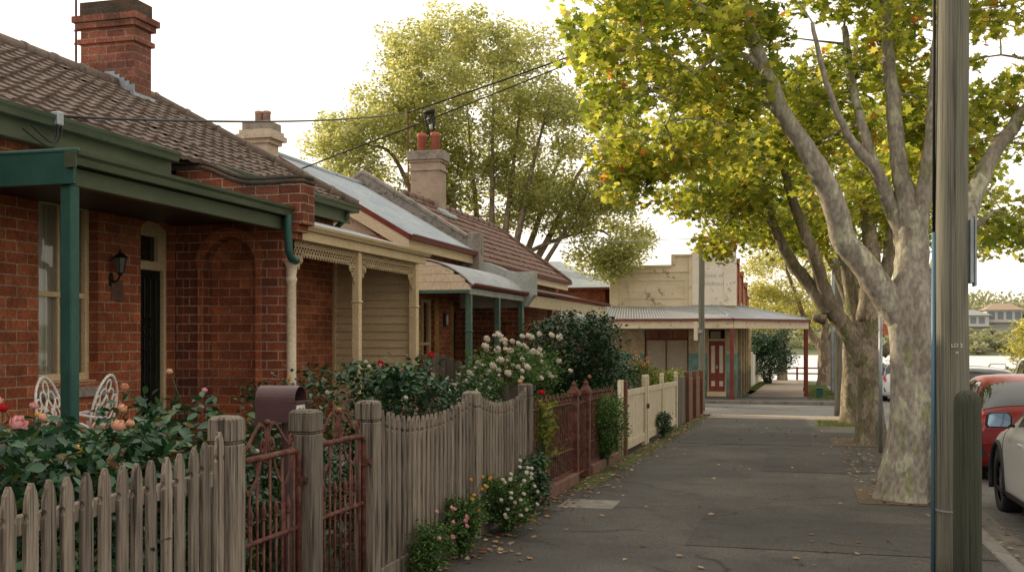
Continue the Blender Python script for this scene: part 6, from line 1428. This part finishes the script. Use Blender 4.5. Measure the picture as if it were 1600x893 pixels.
    for s in (-1, 1):
        for yy in wy:                                   # arches, wheels
            m = MB(); R0 = wrad+.055
            pts = [(s*(w*.995), yy+R0*math.cos(a), wrad+.02+R0*math.sin(a)) for a in [PI*(-.10+1.20*k/24) for k in range(25)]]
            m.tube(pts, .028, 6); m.build('wheel_arch', M['plastic'], root, True)
            wt = MB(); xx0, xx1 = s*(w-.225), s*(w-.015)
            t = MB(); n = 36; prof = [(wrad*.62, 0), (wrad*.93, -.002), (wrad, .03), (wrad, .17), (wrad*.93, .205), (wrad*.66, .21), (wrad*.62, .19)]
            for (r_, o_) in prof:
                for k in range(n): t.v.append((xx0+s*o_, yy+r_*math.cos(2*PI*k/n), wrad+r_*math.sin(2*PI*k/n)))
            for i in range(len(prof)-1):
                for k in range(n): t.f.append((i*n+k, i*n+(k+1) % n, (i+1)*n+(k+1) % n, (i+1)*n+k))
            wo = MB(); wo.add(t.v, t.f); wh = wo.build('wheel', M['rubber'], root, True)
            rm = MB(); xc = xx0+s*.175
            for k in range(10):
                a = 2*PI*k/10; rm.bar((xc, yy, wrad), (xc-s*.01, yy+wrad*.62*math.cos(a), wrad+wrad*.62*math.sin(a)), .045, .022, (1,0,0))
            rm.tube([(xc-s*.02, yy, wrad), (xc+s*.015, yy, wrad)], .05, 12)
            rm.tube([(xc-s*.02, yy+wrad*.61*math.cos(k*PI/14), wrad+wrad*.61*math.sin(k*PI/14)) for k in range(29)], .014, 6)
            rm.build('rim', M['rim'], wh); MB().tube([(xc-s*.10, yy, wrad), (xc-s*.09, yy, wrad)], wrad*.6, 24).build('brake_disc', M['black'], wh)
        m = MB(); ym = L*.615; zm = beltm+.07; n0 = 0        # mirror
        bmx = MB(); bmx.tube([(s*(w*.96), ym, zm-.05), (s*(w+.09), ym-.02, zm)], .022, 6)
        pts = [(-.125,-.055),(-.11,-.085),(.09,-.085),(.125,-.05),(.125,.04),(.09,.075),(-.07,.075),(-.11,.05)]
        bmx.prism([(s*(w+.12)+a, zm+.02+c) for a, c in pts], ym-.03, ym+.05, 'y'); mo = bmx.build('mirror', paint if kind != 'suv' else M['plastic'], root, False, .015)
        MB().prism([(s*(w+.12)+a*.86, zm+.02+c*.84) for a, c in pts], ym-.036, ym-.031, 'y').build('mirror_glass', M['mirror'], mo)
        MB().box(s*(w+.001)-.006, s*(w+.001)+.012, L*.33, L*.33+.17, beltm-.16, beltm-.13).box(s*(w+.001)-.006, s*(w+.001)+.012, L*.50, L*.50+.17, beltm-.16, beltm-.13).build('door_handle', paint, root, False, .006)
        if rails: MB().tube([(s*wr*.93, .6, H-.02), (s*wr*.95, .75, H+.045), (s*wr*.95, L*.5, H+.045), (s*wr*.93, L*.54, H-.01)], .014, 6).build('roof_rail', M['steel'], root, True)
    # door seams
    for sv in (4.62, 8.0 if kind == 'suv' else 7.6, 2.95):
        m = MB(); 
        for sd in (1, -1): m.tube([S(sv+.0*j, .9+j*.35, .002, sd) for j in range(14)], .004, 4)
        m.build('door_seam', M['black'], root)
    place(root, x, y, (gz(y+L/2)-.13) if zr is None else zr, rz)
    root.rotation_euler.x = -.018 if y > 6 else 0
    return root
M['mirror'] = plain('mirror_glass', (.25,.36,.50), .06, .8)
make_car('white crossover car parked nearest, seen at the right edge with its wing mirror', 'car', 4.35, 1.80, 1.58, M['paint_white'], 2.98, 9.05, 0, 'suv')
make_car('dark red hatchback parked at the kerb in front of the white crossover', 'car', 4.1, 1.76, 1.47, M['paint_red'], 3.12, 15.15, 0, 'hatch')
make_car('dark blue wagon with roof rails, parked beyond the red hatchback', 'car', 4.5, 1.80, 1.56, M['paint_blue'], 3.05, 20.4, 0, 'suv', True)
make_car('white wagon past the cross street, seen between the sign post and the big trunk', 'car', 4.5, 1.80, 1.60, M['paint_white'], 4.0, 43.5, 0, 'suv', True)
make_car('black car parked across the street behind the mossy trunk', 'car', 4.4, 1.78, 1.62, M['paint_black'], 3.0, 49.5, 0, 'suv')
make_car('white four-wheel drive parked on the far side of the road below the yellow-green bush', 'car', 4.6, 1.84, 1.78, M['paint_white'], 6.85, 31.2, 0, 'suv')

# ================================================================== BEYOND THE SHOP
fw = MB(); fw.box(-2.66, -2.5, 54.7, 60, -1.2, .95); tag(fw.build('rendered_wall', M['stucco'], None, False, .02), 'short grey rendered wall continuing from the back of the shop', 'wall')
wg = thing('side_fence', 'tall white boarded gate and fence beyond the grey wall', 'fence', (-2.55, 64, gz(64)))
y = 60.1
while y < 68:
    MB().box(-2.6, -2.56, y, y+.5, gz(y), gz(y)+1.75).build('board', M['whitewash'], wg, False, .01); y += .52
wp = thing('picket_fence', 'white picket fence farthest along the left side, under the tall bush', 'fence', (-2.55, 74, gz(74)))
y = 68.3
while y < 79:
    MB().box(-2.6, -2.57, y, y+.16, gz(y)+.05, gz(y)+1.25).build('picket', M['whitewash'], wp, False, .01); y += .30
for z in (.35, .95): MB().bar((-2.62, 68.2, gz(68.2)+z), (-2.62, 79, gz(79)+z), .05, .08).build('rail', M['whitewash'], wp)
br = thing('foreshore_barrier', 'low dark red timber rail along the lake foreshore', 'barrier', (0, 79, gz(79)))
for i in range(14):
    x = -4+i*1.9; MB().box(x-.07, x+.07, 79-.07, 79.07, gz(79)-.1, gz(79)+.95).build('post', M['maroon'], br)
for z in (.82, .42): MB().box(-4.2, 21, 78.96, 79.04, gz(79)+z, gz(79)+z+.1).build('rail', M['maroon'], br)
rf_ = thing('timber_fence', 'pale timber post and rail fence beside the yellow-green bush', 'fence', (8.3, 38, gz(38)))
for i in range(5):
    y = 38+i*2.2; MB().box(8.1, 8.2, y, y+.1, gz(y), gz(y)+1.25).build('post', M['concrete'], rf_)
for z in (.5, 1.05): MB().bar((8.15, 38, gz(38)+z), (8.15, 47, gz(47)+z), .05, .09).build('rail', M['concrete'], rf_)
# shrubby foreshore edge and far shore
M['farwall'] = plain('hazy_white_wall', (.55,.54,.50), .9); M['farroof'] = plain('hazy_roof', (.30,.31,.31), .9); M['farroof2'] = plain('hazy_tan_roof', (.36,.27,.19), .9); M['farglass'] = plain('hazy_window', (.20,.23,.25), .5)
def far_house(label, x, y, w, d, z0, h, roof, overhang=1.2, rh=1.6):
    t = thing('far_house', label, 'house', (x, y, z0), 'houses on the far shore')
    MB().box(x-w/2, x+w/2, y-d/2, y+d/2, z0-6, z0+h).build('wall', M['farwall'], t)
    o = overhang; m = MB(); m.add([(x-w/2-o, y-d/2-o, z0+h), (x+w/2+o, y-d/2-o, z0+h), (x+w/2+o, y+d/2+o, z0+h), (x-w/2-o, y+d/2+o, z0+h), (x-w/4, y, z0+h+rh), (x+w/4, y, z0+h+rh)], [(0,1,5,4),(1,2,5),(2,3,4,5),(3,0,4),(3,2,1,0)])
    m.build('roof', roof, t)
    n = int(w/2.2)
    for i in range(n):
        xx = x-w/2+.6+i*2.2; f = MB().box(xx, xx+1.5, y-d/2-.06, y-d/2-.01, z0+.6, z0+h-.5).build('window', M['farglass'], t)
    MB().box(x-w/2-.8, x+w/2+.8, y-d/2-1.6, y-d/2-.07, z0-.25, z0-.05).build('balcony', M['farwall'], t)
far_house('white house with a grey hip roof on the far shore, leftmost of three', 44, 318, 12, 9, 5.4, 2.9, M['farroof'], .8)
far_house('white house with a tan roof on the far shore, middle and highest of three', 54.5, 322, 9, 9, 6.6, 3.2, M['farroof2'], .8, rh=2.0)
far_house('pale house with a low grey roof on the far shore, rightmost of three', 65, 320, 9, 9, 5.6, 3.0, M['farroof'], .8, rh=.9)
RNG = np.random.default_rng(5); P = []; Rn = []
for i in range(1300):
    x = RNG.uniform(-150, 200); y = RNG.choice([268, 278, 284, 290, 296, 300, 304, 336, 350, 365, 385]) + RNG.uniform(-5, 5)
    low = y < 312; hgt = RNG.uniform(1.5, 3.2) if low else RNG.uniform(5.5, 12)
    zc = groundz(x, y)+hgt*.5; rx = hgt*RNG.uniform(.6, .95)
    q, d_ = blob_points((x, y, zc), (rx, rx, hgt*.55), 60 if low else 130, .6); P.append(q); Rn.append(np.clip(RNG.uniform(0,1) + RNG.normal(0,.12,len(q)) + (q[:,2]-zc)/hgt*.5, 0, 1))
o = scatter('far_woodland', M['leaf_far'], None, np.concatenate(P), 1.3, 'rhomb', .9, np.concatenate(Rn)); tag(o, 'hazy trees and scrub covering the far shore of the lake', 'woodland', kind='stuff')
# tall pine at the right edge of the far shore
RNG = np.random.default_rng(6); random.seed(6)

# ================================================================== LIGHT, SKY, CAMERA
SUN_EL, SUN_AZ = R(18), math.atan2(-.92, .39)        # azimuth measured from +Y toward +X
sd = Vector((math.sin(SUN_AZ)*math.cos(SUN_EL), math.cos(SUN_AZ)*math.cos(SUN_EL), math.sin(SUN_EL)))
l = bpy.data.lights.new('sun', 'SUN'); l.energy = 5.0; l.angle = R(.6); l.color = (1.0, .82, .56)
lo = bpy.data.objects.new('sun', l); COL.objects.link(lo); lo.rotation_euler = (-sd).to_track_quat('-Z', 'Y').to_euler(); lo.location = sd*50
w = bpy.data.worlds.new("World"); sc.world = w; w.use_nodes = True; nt = w.node_tree; nt.nodes.clear()
out = nt.nodes.new('ShaderNodeOutputWorld'); bg = nt.nodes.new('ShaderNodeBackground'); sky = nt.nodes.new('ShaderNodeTexSky')
sky.sky_type = 'NISHITA'; sky.sun_disc = False; sky.sun_elevation = SUN_EL; sky.sun_rotation = SUN_AZ; sky.dust_density = 4.0; sky.air_density = 1.0; sky.ozone_density = .6
# bright hazy veil, strongest on the sun's side of the sky
tc = nt.nodes.new('ShaderNodeTexCoord'); dp = nt.nodes.new('ShaderNodeVectorMath'); dp.operation = 'DOT_PRODUCT'; dp.inputs[1].default_value = Vector((-.52, .83, .20)).normalized()
nt.links.new(tc.outputs['Generated'], dp.inputs[0])
rp = nt.nodes.new('ShaderNodeValToRGB'); e = rp.color_ramp.elements; e[0].position = .25; e[0].color = (10.2, 9.3, 8.3, 1); e[1].position = .80; e[1].color = (15.0, 13.9, 12.2, 1)
mr = nt.nodes.new('ShaderNodeMapRange'); mr.inputs[1].default_value = -1; mr.inputs[2].default_value = 1; nt.links.new(dp.outputs['Value'], mr.inputs[0]); nt.links.new(mr.outputs[0], rp.inputs[0])
mx = nt.nodes.new('ShaderNodeMix'); mx.data_type = 'RGBA'; mx.inputs[0].default_value = .90; nt.links.new(rp.outputs[0], mx.inputs[7])
nt.links.new(sky.outputs[0], mx.inputs[6]); nt.links.new(mx.outputs[2], bg.inputs[0]); bg.inputs[1].default_value = .115; nt.links.new(bg.outputs[0], out.inputs[0])
cam = bpy.data.cameras.new('camera'); co = bpy.data.objects.new('camera', cam); COL.objects.link(co); sc.camera = co
cam.sensor_width = 36; cam.lens = 36*1650/1600; cam.clip_end = 3000; cam.clip_start = .05; cam.shift_y = 83.5/1600
co.location = (0, 0, 1.65); co.rotation_euler = (PI/2, 0, math.atan(450/1650))
sc.view_settings.view_transform = 'Standard'; sc.view_settings.look = 'None'; sc.view_settings.exposure = 0
sc.cycles.use_denoising = True; sc.cycles.max_bounces = 7; sc.cycles.transparent_max_bounces = 12; sc.cycles.diffuse_bounces = 3; sc.cycles.caustics_reflective = False; sc.cycles.caustics_refractive = False
